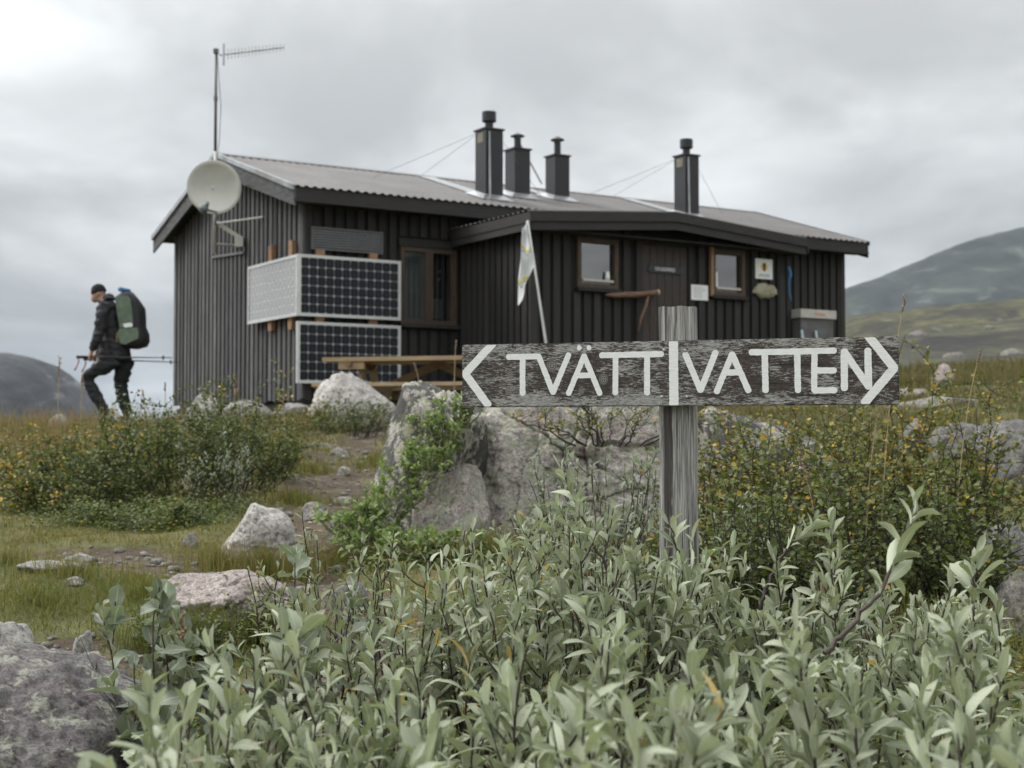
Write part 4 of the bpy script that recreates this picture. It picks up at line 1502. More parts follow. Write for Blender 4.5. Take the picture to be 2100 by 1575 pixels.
# ------------------------------------------------------------------ rocks
RM = {
    'grey': rock_mat('grey_rock', (0.27, 0.262, 0.25), (0.16, 0.155, 0.15), (0.38, 0.372, 0.35), 0.5, black=0.35),
    'purple': rock_mat('purple_grey_rock', (0.17, 0.158, 0.155), (0.075, 0.07, 0.07), (0.31, 0.30, 0.288), 0.72, (0.42, 0.42, 0.34), 0.55, 2.0, (0.17, 0.148, 0.148)),
    'pale': rock_mat('pale_granite', (0.42, 0.40, 0.375), (0.29, 0.275, 0.26), (0.52, 0.50, 0.475), 0.5, (0.46, 0.47, 0.40), 0.18, 1.0),
    'pink': rock_mat('pinkish_rock', (0.42, 0.36, 0.335), (0.31, 0.262, 0.245), (0.54, 0.48, 0.455), 0.25, (0.44, 0.42, 0.37), 0.12, 1.8),
    'lichen': rock_mat('lichen_rock', (0.34, 0.325, 0.29), (0.22, 0.21, 0.19), (0.44, 0.425, 0.38), 0.8, (0.40, 0.40, 0.25), 1.2, 1.1, moss=0.1),
    'outcrop': rock_mat('fractured_outcrop', (0.42, 0.39, 0.36), (0.30, 0.275, 0.255), (0.54, 0.505, 0.475), 0.9, (0.36, 0.375, 0.275), 0.12, 1.2, (0.35, 0.305, 0.288), moss=0.45),
    'dark': rock_mat('dark_grey_rock', (0.15, 0.146, 0.14), (0.08, 0.078, 0.075), (0.24, 0.235, 0.225), 0.5, black=0.4),
    'flat': rock_mat('trodden_slab', (0.24, 0.225, 0.205), (0.16, 0.15, 0.135), (0.32, 0.30, 0.28), 0.3, black=0.15, moss=0.3),
}


def rock_shape(seed, sub=5, planes=11, taper=0.0, topx=0.0, k=22.0, n1=.07, n2=.035, n3=.014, cracks=(), frac=.05, cells=22, cuts=()):
    r_ = np.random.default_rng(seed)
    D, F = ICO[sub]
    N = r_.normal(size=(planes, 3))
    N /= np.linalg.norm(N, axis=1)[:, None]
    off = r_.uniform(.62, 1.0, planes)
    rad = [np.full(len(D), 1.12)]
    for nn, o in zip(N, off):
        rad.append(o / np.maximum(D @ nn, .12))
    for nn, o in cuts:
        nn = np.array(nn, float) / np.linalg.norm(nn)
        rad.append(o / np.maximum(D @ nn, .12))
    rad = np.array(rad)
    r = -np.log(np.exp(-k * rad).sum(0)) / k
    P = D * r[:, None]
    s = r_.uniform(0, 50, 3)
    disp = n1 * fbm(P * 1.5 + s, 3) + n2 * fbm(P * 5 + s, 4, 2, .55) + n3 * fbm(P * 18 + s, 3, 2, .6)
    disp -= n2 * 1.2 * np.abs(fbm(P * 2.6 + s + 9, 3))
    crack = np.zeros(len(P))
    if frac > 0:
        # blocks left by frost: neighbouring blocks stand a little proud or sunk, with a groove between
        C = r_.uniform(-1, 1, (cells, 3)) * np.array([1.1, 1.1, 1.1])
        Q = (P + .10 * np.stack([fbm(P * 2.2 + s, 3), fbm(P * 2.2 + s + 7, 3), fbm(P * 2.2 + s + 15, 3)], -1)) * np.array([1, 1, 1.25])
        dd = np.stack([np.linalg.norm(Q - c_, axis=1) for c_ in C], -1)
        near_ = np.argsort(dd, axis=1)[:, :2]
        d1 = np.take_along_axis(dd, near_, 1)
        gap = np.maximum(d1[:, 1] - d1[:, 0] + .02 * fbm(P * 9 + s, 2), 0)
        disp += frac * (r_.uniform(-1, 1, cells)[near_[:, 0]]) * sstep(0, .045, gap) - frac * .75 * np.exp(-(gap / .028) ** 2)
        crack = np.maximum(crack, np.exp(-(gap / .012) ** 2) * np.clip(frac / .06, 0, 1) * sstep(-.35, .25, fbm(P * 1.7 + s + 30, 2)))
    for (nn, o, w, dep) in cracks:
        nn = np.array(nn, float)
        nn /= np.linalg.norm(nn)
        dist = P @ nn - o + .07 * fbm(P * 2.3 + s, 3) + .016 * fbm(P * 11 + s, 2)
        disp -= dep * np.exp(-(dist / w) ** 2)
        crack = np.maximum(crack, np.exp(-(dist / w / .62) ** 2) * sstep(-.4, .1, fbm(P * 1.9 + s + 40, 2)))
        disp += dep * .35 * np.tanh(dist / w / 2)
    P = P + D * disp[:, None]
    lo, hi = P.min(0), P.max(0)
    P = (P - (lo + hi) / 2) / ((hi - lo) / 2)
    if taper:
        f = 1 - taper * (P[:, 2] + 1) / 2
        P[:, 0] = P[:, 0] * f + topx * (P[:, 2] + 1) / 2
        P[:, 1] *= f
    return P, F, crack


def rock(label, px0, px1, py_top, Y, mat, seed, depth=None, sink=.5, name='boulder', parent=None, rz=0.0, base=None, **kw):
    w = (px1 - px0) / FPX * Y / 2
    c = at((px0 + px1) / 2, py_top, Y)
    g = gz(c.x, Y) if base is None else base
    h = max(c.z - g, .02)
    P, F, crack = rock_shape(seed, **kw)
    hz = h * (1 + sink) / 2
    P = P * np.array([w, depth / 2 if depth else w * .8, hz])
    P[:, 2] += h - hz
    me = mesh_np(name, P, F, smooth=True)
    at_ = me.attributes.new('crack', 'FLOAT', 'POINT')
    at_.data.foreach_set('value', crack.astype(np.float32))
    o = link(name, me, parent, RM[mat], (c.x, Y, g), (0, 0, rz))
    if parent is None:
        tag(o, label, 'rock')
    return o


rock('large purple grey boulder with black lichen in the lower left corner', -330, 318, 1350, 2.5, 'purple', 24, .75, .9, sub=6, n1=.05, n3=.02, planes=5, frac=.03, cells=10, cuts=(((.15, -.15, 1), .55), ((.5, -.8, .35), .72), ((.95, -.2, .5), .78)))
rock('pale rounded stone at the left edge just behind the big corner boulder', -130, 78, 1248, 3.35, 'pale', 33, .3, .6, sub=5)
rock('low pinkish granite rock behind the broad-leaved willow', 318, 610, 1172, 4.45, 'pink', 5, .34, .5, sub=6, n1=.12, cracks=(((1, .2, .1), .25, .03, .05), ((.8, .3, -.5), -.3, .025, .035)))
rock('pointed grey rock standing beside the footpath', 438, 628, 1030, 5.6, 'pale', 8, .34, .4, sub=5, taper=.28, topx=.04, k=14)
rock('small tan stone lying on the footpath', 618, 668, 1029, 6.7, 'flat', 9, .09, .4, sub=4)
for k, (a, b, tp, Y, lab) in enumerate(((38, 168, 1150, 5.05, 'flat pale slab set in the turf at the left'), (130, 172, 1182, 4.85, 'small upright grey stone in the turf bank at left'), (120, 200, 1135, 5.35, 'thin grey slab at the edge of the footpath'),
                                        (370, 410, 1090, 5.75, 'small dark stone in the grass under the birch thicket'), (610, 690, 908, 10.8, 'flat stone on the path near the hut'), (668, 715, 918, 10.2, 'pale angular stone on the worn path'), (690, 720, 956, 8.9, 'small pale stone halfway along the path'), (672, 700, 1066, 6.3, 'little grey stone near the outcrop foot'), (150, 205, 1290, 3.7, 'small pebble-like stone on the bare soil patch'), (672, 760, 1180, 4.7, 'half-buried slab in the dark soil behind the willows'))):
    rock(lab, a, b, tp, Y, 'flat' if k % 2 else 'grey', 40 + k, (b - a) / FPX * Y * .8, .8, sub=4)

oc = thing('rock_outcrop', 'big fractured pinkish outcrop right behind the signpost', 'rock', (at(1080, 1000, 6.2).x, 6.2, gz(at(1080, 1000, 6.2).x, 6.2)))


def slab(px0, px1, py_top, Y, mat, seed, depth, sink=.5, **kw):
    o = rock('', px0, px1, py_top, Y, mat, seed, depth, sink, 'slab', oc, **kw)
    o.location = o.location - oc.location
    return o


slab(742, 1010, 776, 6.22, 'lichen', 61, .66, .5, sub=6, taper=.20, topx=.12, n1=.05, planes=5, k=34, frac=.04, cells=14, rz=.2, cuts=(((-.55, -.8, .35), .62), ((.05, -.2, 1), .52), ((-.8, -.2, .6), .72)))
slab(862, 1500, 778, 6.50, 'outcrop', 79, 1.15, .5, sub=7, taper=.10, topx=-.02, n1=.03, n2=.022, n3=.014, planes=3, k=60, frac=.032, cells=20,
     cuts=(((.04, -1, .42), .46), ((-.62, -.75, .30), .70), ((.0, -.12, 1), .62), ((.85, -.45, .4), .80), ((-.25, -.9, .75), .60)),
     cracks=(((.55, .1, .8), .10, .007, .035), ((.9, .2, -.35), -.14, .007, .04), ((.95, .1, -.15), .05, .006, .035), ((-.35, .1, .9), -.35, .007, .03), ((.93, .1, -.3), -.36, .007, .04)))
slab(822, 1012, 945, 5.98, 'outcrop', 83, .40, .6, sub=6, taper=.18, topx=.08, n1=.03, planes=6, k=60, frac=.05, cells=12, cuts=(((-.2, -1, .5), .5), ((.1, -.2, 1), .6)))
slab(1400, 1790, 832, 7.0, 'lichen', 88, 1.0, .5, sub=6, taper=.25, topx=-.34, n1=.06, planes=5, k=34, frac=.05, cells=18, cuts=(((.3, -.8, .6), .6), ((.3, -.1, 1), .6)))

rock('big pale rounded boulder in front of the picnic table', 628, 828, 762, 12.9, 'pale', 14, .8, .5, sub=5, taper=.22, topx=-.05)
rock('grey boulder by the left corner of the hut', 374, 462, 804, 14.3, 'pale', 17, .4, .5, sub=5)
rock('low lichen-grey slab under the gable wall', 455, 560, 819, 14.9, 'grey', 19, .5, .7, sub=5)
rock('low grey stone below the hut corner beside the pale boulder', 540, 640, 826, 14.6, 'grey', 20, .5, .7, sub=5)
rock('small pale stone on the crest left of the hiker', 98, 142, 849, 15.4, 'pale', 23, .2, .6, sub=4)
rock('grey rock at the right edge behind the yellowing birch', 1900, 2050, 866, 8.9, 'dark', 51, .5, .6, sub=5)
rock('mottled grey boulder cut by the right edge of the picture', 1995, 2190, 858, 8.2, 'dark', 53, .6, .6, sub=5)
rock('pale low rock between the sign arrow and the right-hand boulders', 1830, 1910, 856, 9.6, 'dark', 54, .3, .6, sub=4)
rock('pointed pinkish rock on the meadow right of the hut', 1908, 1960, 745, 16.5, 'pink', 57, .35, .5, sub=5, taper=.4)
rock('long pale slab on the meadow right of the sign', 1945, 2110, 783, 16.0, 'flat', 58, .5, .7, sub=4)
rock('pale flat rock right below the sign arrow tip', 1800, 1905, 797, 14.6, 'flat', 59, .4, .7, sub=4)
rock('sandy flat slab in the meadow at right', 1840, 2010, 812, 12.6, 'flat', 60, .5, .8, sub=4)
rock('grey angular stone in the lower right behind the willow', 2010, 2150, 1065, 4.9, 'dark', 64, .25, .5, sub=5)
rock('small brown stone at the right edge under the birch twigs', 2040, 2130, 1160, 4.3, 'flat', 65, .2, .5, sub=4)
rock('pinkish stone showing through the right-hand birch', 1580, 1700, 935, 6.3, 'pink', 66, .3, .3, sub=4)
rs = np.random.default_rng(12)
hrm = [RM['purple'], RM['flat']]
hp = [mesh_np('hillside_rock', rock_shape(100 + k, 3, frac=0)[0], ICO[3][1], smooth=True) for k in range(4)]
for k, m_ in enumerate(hp):
    m_.materials.append(hrm[k % 2])
for cnt, (px, Y, ordw) in enumerate(((1752, 60, 'leftmost'), (1822, 44, 'second from the left'), (1885, 75, 'third from the left'), (1958, 50, 'fourth from the left'), (2030, 68, 'fifth from the left'), (2078, 40, 'rightmost'))):
    x = (px - 1050) / FPX * Y
    s = rs.uniform(.18, .34) * (Y / 50) ** .5
    o = link('hillside_rock', hp[cnt % 4], None, None, (x, Y, gz(x, Y) + s * .05), (0, 0, rs.uniform(0, 6)), (s * rs.uniform(1.0, 1.5), s, s * .75))
    tag(o, 'grey rock on the distant right-hand hillside, ' + ordw + ' of six', 'rock', 'grey rocks on the hillside')

# ------------------------------------------------------------------ hiker
KY = 17.6
ks = FPX / KY
hb = at(232, 866, KY)
hzg = hb.z


def hp_(px, py, y=0.0):
    return Vector(((px - 232) / ks, y, (866 - py) / ks))


def fused(mb, voxel, name, mats, pick, smooth_it=6, fold=0.0):
    me = mb.mesh(name)
    o = bpy.data.objects.new(name, me)
    COL.objects.link(o)
    r_ = o.modifiers.new('r', 'REMESH')
    r_.mode = 'VOXEL'
    r_.voxel_size = voxel
    s_ = o.modifiers.new('s', 'SMOOTH')
    s_.iterations = smooth_it
    s_.factor = .5
    dg = bpy.context.evaluated_depsgraph_get()
    me2 = bpy.data.meshes.new_from_object(o.evaluated_get(dg))
    bpy.data.objects.remove(o)
    if fold:
        C = np.empty(len(me2.vertices) * 3)
        me2.vertices.foreach_get('co', C)
        C = C.reshape(-1, 3)
        Nn = np.array([v.normal[:] for v in me2.vertices])
        body_ = (C[:, 2] < hp_(0, 622).z) & ~((C[:, 2] < hp_(0, 716).z) & (C[:, 0] < hp_(204, 0).x) & (C[:, 2] > hp_(0, 750).z) & (np.abs(C[:, 1]) > .13))
        C += Nn * (fold * (fbm(C * np.array([9, 9, 15]) + 3, 3) + .6 * np.abs(perlin(C * np.array([5, 5, 22])))) * body_)[:, None]
        me2.vertices.foreach_set('co', C.ravel())
    me2.materials.clear()
    for m_ in mats:
        me2.materials.append(m_)
    for p in me2.polygons:
        p.material_index = pick(p.center)
        p.use_smooth = True
    return me2


M['jacket'] = plain('black_jacket', (0.018, 0.018, 0.022), 0.75, 0.3, 9, 0, .4)
M['trousers'] = plain('dark_trousers', (0.014, 0.018, 0.021), 0.8, 0.3, 9, 0, .4)
M['boots'] = plain('brown_boots', (0.05, 0.037, 0.028), 0.7, 0.3, 14)
M['skin'] = plain('skin', (0.42, 0.25, 0.18), 0.55, 0.08, 20)
M['hat'] = plain('black_knit', (0.008, 0.008, 0.009), 0.9, 0.2, 40, 0, .6)
per = thing('person', 'hiker in black jacket, dark trousers and knit cap walking left', 'person', (hb.x, KY, hzg))
EX = (1, 0, 0)
b_ = MB()
b_.sphere(hp_(200, 600), (.082, .074, .108), 16, 12)
b_.sphere(hp_(192, 611), (.05, .05, .055), 12, 8)
b_.sphere(hp_(186, 603), (.018, .013, .02), 8, 6)
for s in (-1, 1):
    b_.sphere(hp_(203, 602, s * .074), (.02, .012, .03), 8, 6)
b_.tube([hp_(203, 606), hp_(213, 624)], [.056, .068], 12)
b_.tube([hp_(216, 618), hp_(222, 630), hp_(225, 655), hp_(231, 690), hp_(240, 716), hp_(246, 742)], [(.07, .10), (.105, .205), (.135, .20), (.13, .175), (.145, .185), (.125, .165)], 20, True, EX)
b_.tube([hp_(219, 700), hp_(222, 735), hp_(224, 752)], [(.10, .18), (.12, .19), (.115, .185)], 16, True, EX)
for s in (-1, 1):
    el, wr, hd = ((212, 690), (198, 719), (194, 733)) if s < 0 else ((206, 688), (190, 716), (184, 731))
    b_.sphere(hp_(221, 633, s * .20), .078, 10, 8)
    b_.tube([hp_(221, 632, s * .20), hp_(217, 660, s * .235), hp_(*el, s * .245), hp_(205 if s < 0 else 197, 706, s * .235), hp_(*wr, s * .215)], [.075, .070, .060, .054, .047], 12)
    # hand: palm, four fingers curled round the pole grips, thumb
    b_.tube([hp_(*wr, s * .215), hp_(hd[0] + 1, hd[1] - 4, s * .21), hp_(*hd, s * .205)], [(.026, .03), (.024, .042), (.020, .040)], 12, True, EX)
    for k in range(4):
        yy = s * (.205 + (k - 1.5) * .021)
        ln = (.9, 1.0, .95, .78)[k]
        q0 = hp_(*hd, yy)
        b_.tube([q0, q0 + Vector((-.022 * ln, 0, -.028 * ln)), q0 + Vector((-.010 * ln, 0, -.056 * ln)), q0 + Vector((.016 * ln, 0, -.054 * ln))], [.0105, .010, .0095, .008], 8)
    q0 = hp_(hd[0] - 2, hd[1] - 5, s * .175)
    b_.tube([q0, q0 + Vector((-.028, -s * .004, -.018)), q0 + Vector((-.030, s * .006, -.048))], [.013, .0115, .009], 8)
# front leg, knee raised
b_.tube([hp_(242, 736, -.09), hp_(212, 754, -.095), hp_(183, 773, -.095), hp_(194, 802, -.09), hp_(214, 834, -.085), hp_(222, 849, -.085)], [(.115, .10), (.105, .095), (.082, .078), (.078, .072), (.066, .062), (.058, .055)], 14)
b_.tube([hp_(224, 845, -.085), hp_(216, 858, -.085), hp_(204, 861, -.088), hp_(197, 862, -.09)], [(.05, .05), (.05, .05), (.038, .048), (.025, .036)], 10)
# rear leg, straight
b_.tube([hp_(251, 738, .08), hp_(247, 762, .085), hp_(243, 788, .085), hp_(249, 818, .085), hp_(256, 846, .085)], [(.115, .10), (.108, .095), (.082, .076), (.078, .070), (.062, .058)], 14)
b_.tube([hp_(257, 846, .085), hp_(254, 859, .085), hp_(243, 862, .088), hp_(235, 863, .09)], [(.05, .05), (.048, .05), (.038, .048), (.025, .036)], 10)
hz_neck = hp_(0, 618).z


def pick(c):
    if c.z > hp_(0, 617).z and c.x < hp_(213, 0).x:
        return 3
    if c.z < hp_(0, 845).z:
        return 2
    for s in (-1, 1):
        if abs(c.y - s * .205) < .075 and c.z < hp_(0, 722).z and c.z > hp_(0, 746).z and c.x < hp_(204, 0).x:
            return 3
    if c.z > hp_(0, 748 - 10 * (c.x > hp_(235, 0).x)).z:
        return 0
    return 1


body = link('body', fused(b_, .012, 'body', [M['jacket'], M['trousers'], M['boots'], M['skin']], pick, 3, .016), per)
hm = MB()
hm.sphere((0, 0, 0), (.092, .084, .085), 18, 12)
hm.tube([(0, 0, -.03), (0, 0, -.005)], [(.096, .088), (.096, .088)], 20, True, EX)
hat_me = fused(hm, .010, 'hat', [M['hat']], lambda c: 0, 2)
V = np.array([v.co[:] for v in hat_me.vertices])
hat_me.vertices.foreach_set('co', np.where(V[:, 2:3] < -.03, np.c_[V[:, :2], np.full(len(V), -.03)], V).astype(np.float32).ravel())
link('hat', hat_me, per, None, hp_(199, 595), (0, R(-14), 0))
MB().tube([hp_(217, 612, -.10), hp_(222, 610, -.03), hp_(222, 610, .03), hp_(217, 612, .10)], [.03, .055, .055, .03], 10).build('hood', M['jacket'], per, True)

M['pack_black'] = plain('black_pack_fabric', (0.016, 0.016, 0.017), 0.7, 0.3, 10, 0, .4)
M['pack_green'] = plain('green_pack_fabric', (0.13, 0.18, 0.125), 0.75, 0.25, 10, 0, .5)
M['olive_trim'] = plain('olive_trim', (0.20, 0.17, 0.06), 0.7)
M['bluemat'] = plain('blue_roll', (0.06, 0.20, 0.42), 0.7)
pk = thing('backpack', 'large black and green trekking backpack worn by the hiker', 'backpack', (hb.x + (255 - 232) / ks, KY, hzg + (866 - 700) / ks))


def z7(x, y):
    return ((160 + x * .1905 - 255) / ks, (700 - 570 - y * .1905) / ks)


prof = [z7(*p) for p in ((418, 205), (480, 160), (560, 150), (625, 225), (690, 320), (698, 420), (700, 520), (738, 610), (742, 680), (715, 735), (620, 762), (520, 755), (462, 740), (450, 600), (436, 400))]
cxp = sum(p[0] for p in prof) / len(prof)
czp = sum(p[1] for p in prof) / len(prof)
V, F = [], []
lv = [(-.17, .80), (-.155, .93), (-.11, 1.0), (0, 1.02), (.11, 1.0), (.155, .93), (.17, .80)]
for y, s in lv:
    V += [(cxp + (a - cxp) * s, y, czp + (b - czp) * s) for a, b in prof]
m_ = len(prof)
for j in range(len(lv) - 1):
    for i in range(m_):
        F.append((j * m_ + i, j * m_ + (i + 1) % m_, (j + 1) * m_ + (i + 1) % m_, (j + 1) * m_ + i))
F += [tuple(range(m_ - 1, -1, -1)), tuple(range((len(lv) - 1) * m_, len(lv) * m_))]
MB().add(V, F).build('main_bag', M['pack_black'], pk, True)


def patch(name, pts, y0, y1, mat, s=1.0):
    MB().prism([z7(*p) for p in pts], y0, y1, 'y').build(name, M[mat], pk)


patch('side_panel', ((428, 222), (470, 205), (560, 204), (588, 230), (606, 330), (622, 480), (560, 545), (482, 545), (455, 400)), -.185, -.168, 'pack_green')
patch('side_pocket', ((478, 560), (560, 548), (672, 545), (688, 610), (684, 665), (600, 700), (545, 728), (490, 715), (474, 640)), -.205, -.168, 'pack_green')
patch('tag', ((520, 510), (600, 492), (628, 505), (622, 538), (540, 545)), -.212, -.206, 'white')
patch('trim', ((450, 595), (468, 580), (474, 610), (462, 660), (466, 700), (448, 700), (440, 650)), -.18, -.165, 'olive_trim')
MB().tube([(*z7(465, 150)[:1], -.12, z7(465, 128)[1]), (*z7(505, 150)[:1], .12, z7(505, 128)[1])], .028, 12).build('rolled_mat', M['bluemat'], pk, True)
mb = MB()
for s in (-1, 1):
    mb.tube([Vector((z7(430, 0)[0], s * .10, z7(0, 230)[1])), Vector((z7(330, 0)[0], s * .11, z7(0, 215)[1])), Vector((z7(225, 0)[0], s * .12, z7(0, 330)[1])), Vector((z7(250, 0)[0], s * .14, z7(0, 520)[1])), Vector((z7(430, 0)[0], s * .15, z7(0, 660)[1]))], .018, 6)
mb.build('shoulder_strap', M['pack_black'], pk, True)

M['pole'] = plain('dark_pole', (0.05, 0.05, 0.055), 0.4, .2, 10, .3)
M['pole_red'] = plain('red_strap', (0.35, 0.10, 0.12), 0.6)
for k, (y, dz, lab) in enumerate(((-.205, 0, 'near trekking pole carried level in the hiker’s hand'), (.205, .012, 'far trekking pole carried level on the other side of the hiker'))):
    lab = lab.replace('hiker’s hand', 'hand of the hiker')
    g0 = hp_(166 if k == 0 else 160, 734, y)
    tp = thing('trekking_pole', lab, 'pole', Vector((hb.x, KY, hzg)) + g0)
    tip = hp_(360, 735 + 6 * k, y + .03) - g0
    MB().tube([(0, 0, 0), tip * .5, tip], [.009, .008, .005], 8).build('shaft', M['pole'], tp, True)
    MB().tube([(0, 0, 0), tip * .12], [.019, .016], 8).build('grip', M['hat'], tp, True)
    MB().tube([tip * .90 - Vector((.004, 0, 0)), tip * .90 + Vector((.006, 0, 0))], .03, 10).build('basket', M['pole'], tp)
    MB().tube([Vector((.01, 0, 0)), Vector((.025, .01, -.05)), Vector((0, .02, -.11)), Vector((-.025, .01, -.16))], [.007, .009, .008, .012], 6).build('strap', M['pole_red'], tp, True)

# ------------------------------------------------------------------ plants
def leaf_template(ratio, curl=.25, fold=.25, obov=.0, n=6, wave=0.0, twist=0.0):
    """blade along +x, length 1; returns verts, quads, uv"""
    V, UV = [], []
    for i in range(n + 1):
        v = i / n
        w = (max(v, .0) ** (.75 + obov)) * (max(1 - v, 0) ** .62)
        w = w / .44 * ratio * .5 if v > 0 else .03 * ratio
        z = -curl * v * v + .06 * math.sin(v * 3)
        tw = twist * v
        for k, s in ((0, -1), (1, 0), (2, 1)):
            y = s * w
            dz = abs(s) * fold * w + (wave * math.sin(v * 9 + s) * w if s else 0)
            V.append((v, y * math.cos(tw) - dz * math.sin(tw), z + dz * math.cos(tw) + y * math.sin(tw)))
            UV.append((k / 2, v))
    F = []
    for i in range(n):
        for k in (0, 1):
            a = i * 3 + k
            F.append((a, a + 3, a + 4, a + 1))
    return np.array(V), np.array(F), np.array(UV)


def frames(d, nrm):
    """rotation matrices (N,3,3) with columns d, n x d, n"""
    d = d / np.linalg.norm(d, axis=1)[:, None]
    nrm = nrm - d * (nrm * d).sum(1)[:, None]
    nrm = nrm / np.maximum(np.linalg.norm(nrm, axis=1)[:, None], 1e-6)
    b = np.cross(nrm, d)
    return np.stack([d, b, nrm], -1)


def instanced(name, tmpl_list, pos, rot, size, which, smooth=True):
    """one mesh holding many small copies of the templates"""
    VV, FF, UU = [], [], []
    off = 0
    for k, (tv, tf, tu) in enumerate(tmpl_list):
        sel = np.nonzero(which == k)[0]
        if not len(sel):
            continue
        P = np.einsum('nij,vj->nvi', rot[sel], tv) * size[sel][:, None, None] + pos[sel][:, None, :]
        nv = len(tv)
        VV.append(P.reshape(-1, 3))
        FF.append((tf[None] + (np.arange(len(sel)) * nv)[:, None, None] + off).reshape(-1, tf.shape[1]))
        UU.append(np.tile(tu, (len(sel), 1)))
        off += nv * len(sel)
    return mesh_np(name, np.concatenate(VV), np.concatenate(FF), np.concatenate(UU), smooth)


def tubes_np(name, lines, r0, r1, n=4):
    """thin tapering tubes along (m,3) polylines"""
    V, F = [], []
    off = 0
    ang = np.arange(n) * 2 * math.pi / n
    for L, a, b in zip(lines, r0, r1):
        L = np.asarray(L)
        m = len(L)
        T = np.gradient(L, axis=0)
        T /= np.maximum(np.linalg.norm(T, axis=1)[:, None], 1e-9)
        A = np.cross(T, np.array([.31, .87, .11]))
        A /= np.maximum(np.linalg.norm(A, axis=1)[:, None], 1e-9)
        B = np.cross(T, A)
        rr = np.linspace(a, b, m)[:, None, None]
        P = L[:, None, :] + rr * (A[:, None, :] * np.cos(ang)[None, :, None] + B[:, None, :] * np.sin(ang)[None, :, None])
        V.append(P.reshape(-1, 3))
        i = np.arange(m - 1)[:, None] * n
        k = np.arange(n)[None, :]
        k2 = (k + 1) % n
        F.append((np.stack([i + k, i + k2, i + n + k2, i + n + k], -1) + off).reshape(-1, 4))
        off += m * n
    return mesh_np(name, np.concatenate(V), np.concatenate(F), None, True)


def curve3(p0, p1, p2, n):
    t_ = np.linspace(0, 1, n)[:, None]
    return (1 - t_) ** 2 * p0 + 2 * t_ * (1 - t_) * p1 + t_ ** 2 * p2


M['stem'] = plain('brown_willow_stem', (0.055, 0.038, 0.030), 0.7, .45, 30)
M['stem_pale'] = plain('pale_downy_stem', (0.20, 0.18, 0.14), 0.8, .3, 40)
M['willow'] = leaf_mat('grey_willow_leaf', [(0.0, (0.172, 0.202, 0.122)), (0.35, (0.258, 0.290, 0.194)), (0.7, (0.362, 0.396, 0.288)), (1.0, (0.225, 0.265, 0.145))], (0.42, 0.44, 0.34), 1.55, .14, .6, .12)
M['willow_blue'] = leaf_mat('broad_bluish_leaf', [(0.0, (0.145, 0.175, 0.120)), (0.5, (0.205, 0.235, 0.172)), (1.0, (0.180, 0.210, 0.14))], (0.38, 0.41, 0.31), 1.6, .18)
M['willow_grey'] = leaf_mat('silvery_small_leaf', [(0.0, (0.17, 0.20, 0.145)), (0.5, (0.225, 0.255, 0.19)), (1.0, (0.27, 0.30, 0.23))], (0.36, 0.38, 0.3), 1.5, .2)
M['willow_pale'] = leaf_mat('pale_yellowish_leaf', [(0.0, (0.22, 0.245, 0.125)), (0.5, (0.28, 0.305, 0.185)), (1.0, (0.24, 0.28, 0.15))], (0.42, 0.42, 0.28), 1.2, .25)
M['yellow_leaf'] = leaf_mat('yellowed_leaf', [(0.0, (0.50, 0.34, 0.07)), (0.6, (0.58, 0.40, 0.13)), (1.0, (0.52, 0.42, 0.22))], (0.5, 0.42, 0.2), 1.1, .3)
M['bilberry'] = leaf_mat('fresh_green_leaf', [(0.0, (0.13, 0.19, 0.045)), (0.5, (0.19, 0.26, 0.075)), (1.0, (0.27, 0.33, 0.13))], (0.2, 0.3, 0.1), 1.15, .3)
M['twig'] = plain('dark_birch_twig', (0.030, 0.024, 0.021), 0.75, .3, 30)
M['birch'] = leaf_mat('dwarf_birch_leaf', [(0.0, (0.060, 0.080, 0.018)), (0.28, (0.105, 0.128, 0.028)), (0.56, (0.155, 0.170, 0.042)), (0.78, (0.22, 0.205, 0.055)), (0.84, (0.44, 0.32, 0.05)), (0.93, (0.62, 0.38, 0.04)), (1.0, (0.56, 0.24, 0.04))], (0.1, 0.13, 0.04), 1.2, .25, .5, .05, patch=True)
M['birch_green'] = leaf_mat('green_birch_leaf', [(0.0, (0.048, 0.072, 0.018)), (0.35, (0.082, 0.112, 0.028)), (0.75, (0.130, 0.155, 0.044)), (0.92, (0.18, 0.185, 0.055)), (0.955, (0.44, 0.33, 0.05)), (1.0, (0.55, 0.30, 0.04))], (0.1, 0.13, 0.04), 1.2, .25, .5, .05, patch=True)

WT = [leaf_template(.38, .18, .35, .22), leaf_template(.35, .42, .30, .25, twist=.25), leaf_template(.42, -.10, .45, .18, twist=-.2), leaf_template(.38, .70, .25, .22), leaf_template(.34, .08, .6, .3, wave=.16), leaf_template(.36, -.30, .5, .2, wave=.10, twist=.5), leaf_template(.44, .30, .8, .12, wave=.22, twist=-.6)]
BT_ = [leaf_template(.62, .35, .35, .0, 8, wave=.45), leaf_template(.58, .75, .40, .05, 8, wave=.55, twist=.7), leaf_template(.66, -.15, .55, .0, 8, wave=.4, twist=-.5)]
GT = [leaf_template(.55, .2, .25, 0, 4), leaf_template(.5, .45, .3, 0, 4)]


def leaf_meshes(tmpl, mat):
    out = []
    for v, f, u in tmpl:
        me = mesh_np('leaf', v, f, u, True)
        me.materials.append(M[mat])
        out.append(me)
    return out


LM = {('w', 'willow'): leaf_meshes(WT, 'willow'), ('w', 'willow_pale'): leaf_meshes(WT, 'willow_pale'), ('b', 'willow_blue'): leaf_meshes(BT_, 'willow_blue'),
      ('w', 'yellow_leaf'): leaf_meshes(WT, 'yellow_leaf'), ('g', 'bilberry'): leaf_meshes(GT, 'bilberry'), ('w', 'willow_blue'): leaf_meshes(WT, 'willow_blue'), ('w', 'willow_grey'): leaf_meshes(WT, 'willow_grey')}
TM = {'w': WT, 'b': BT_, 'g': GT}


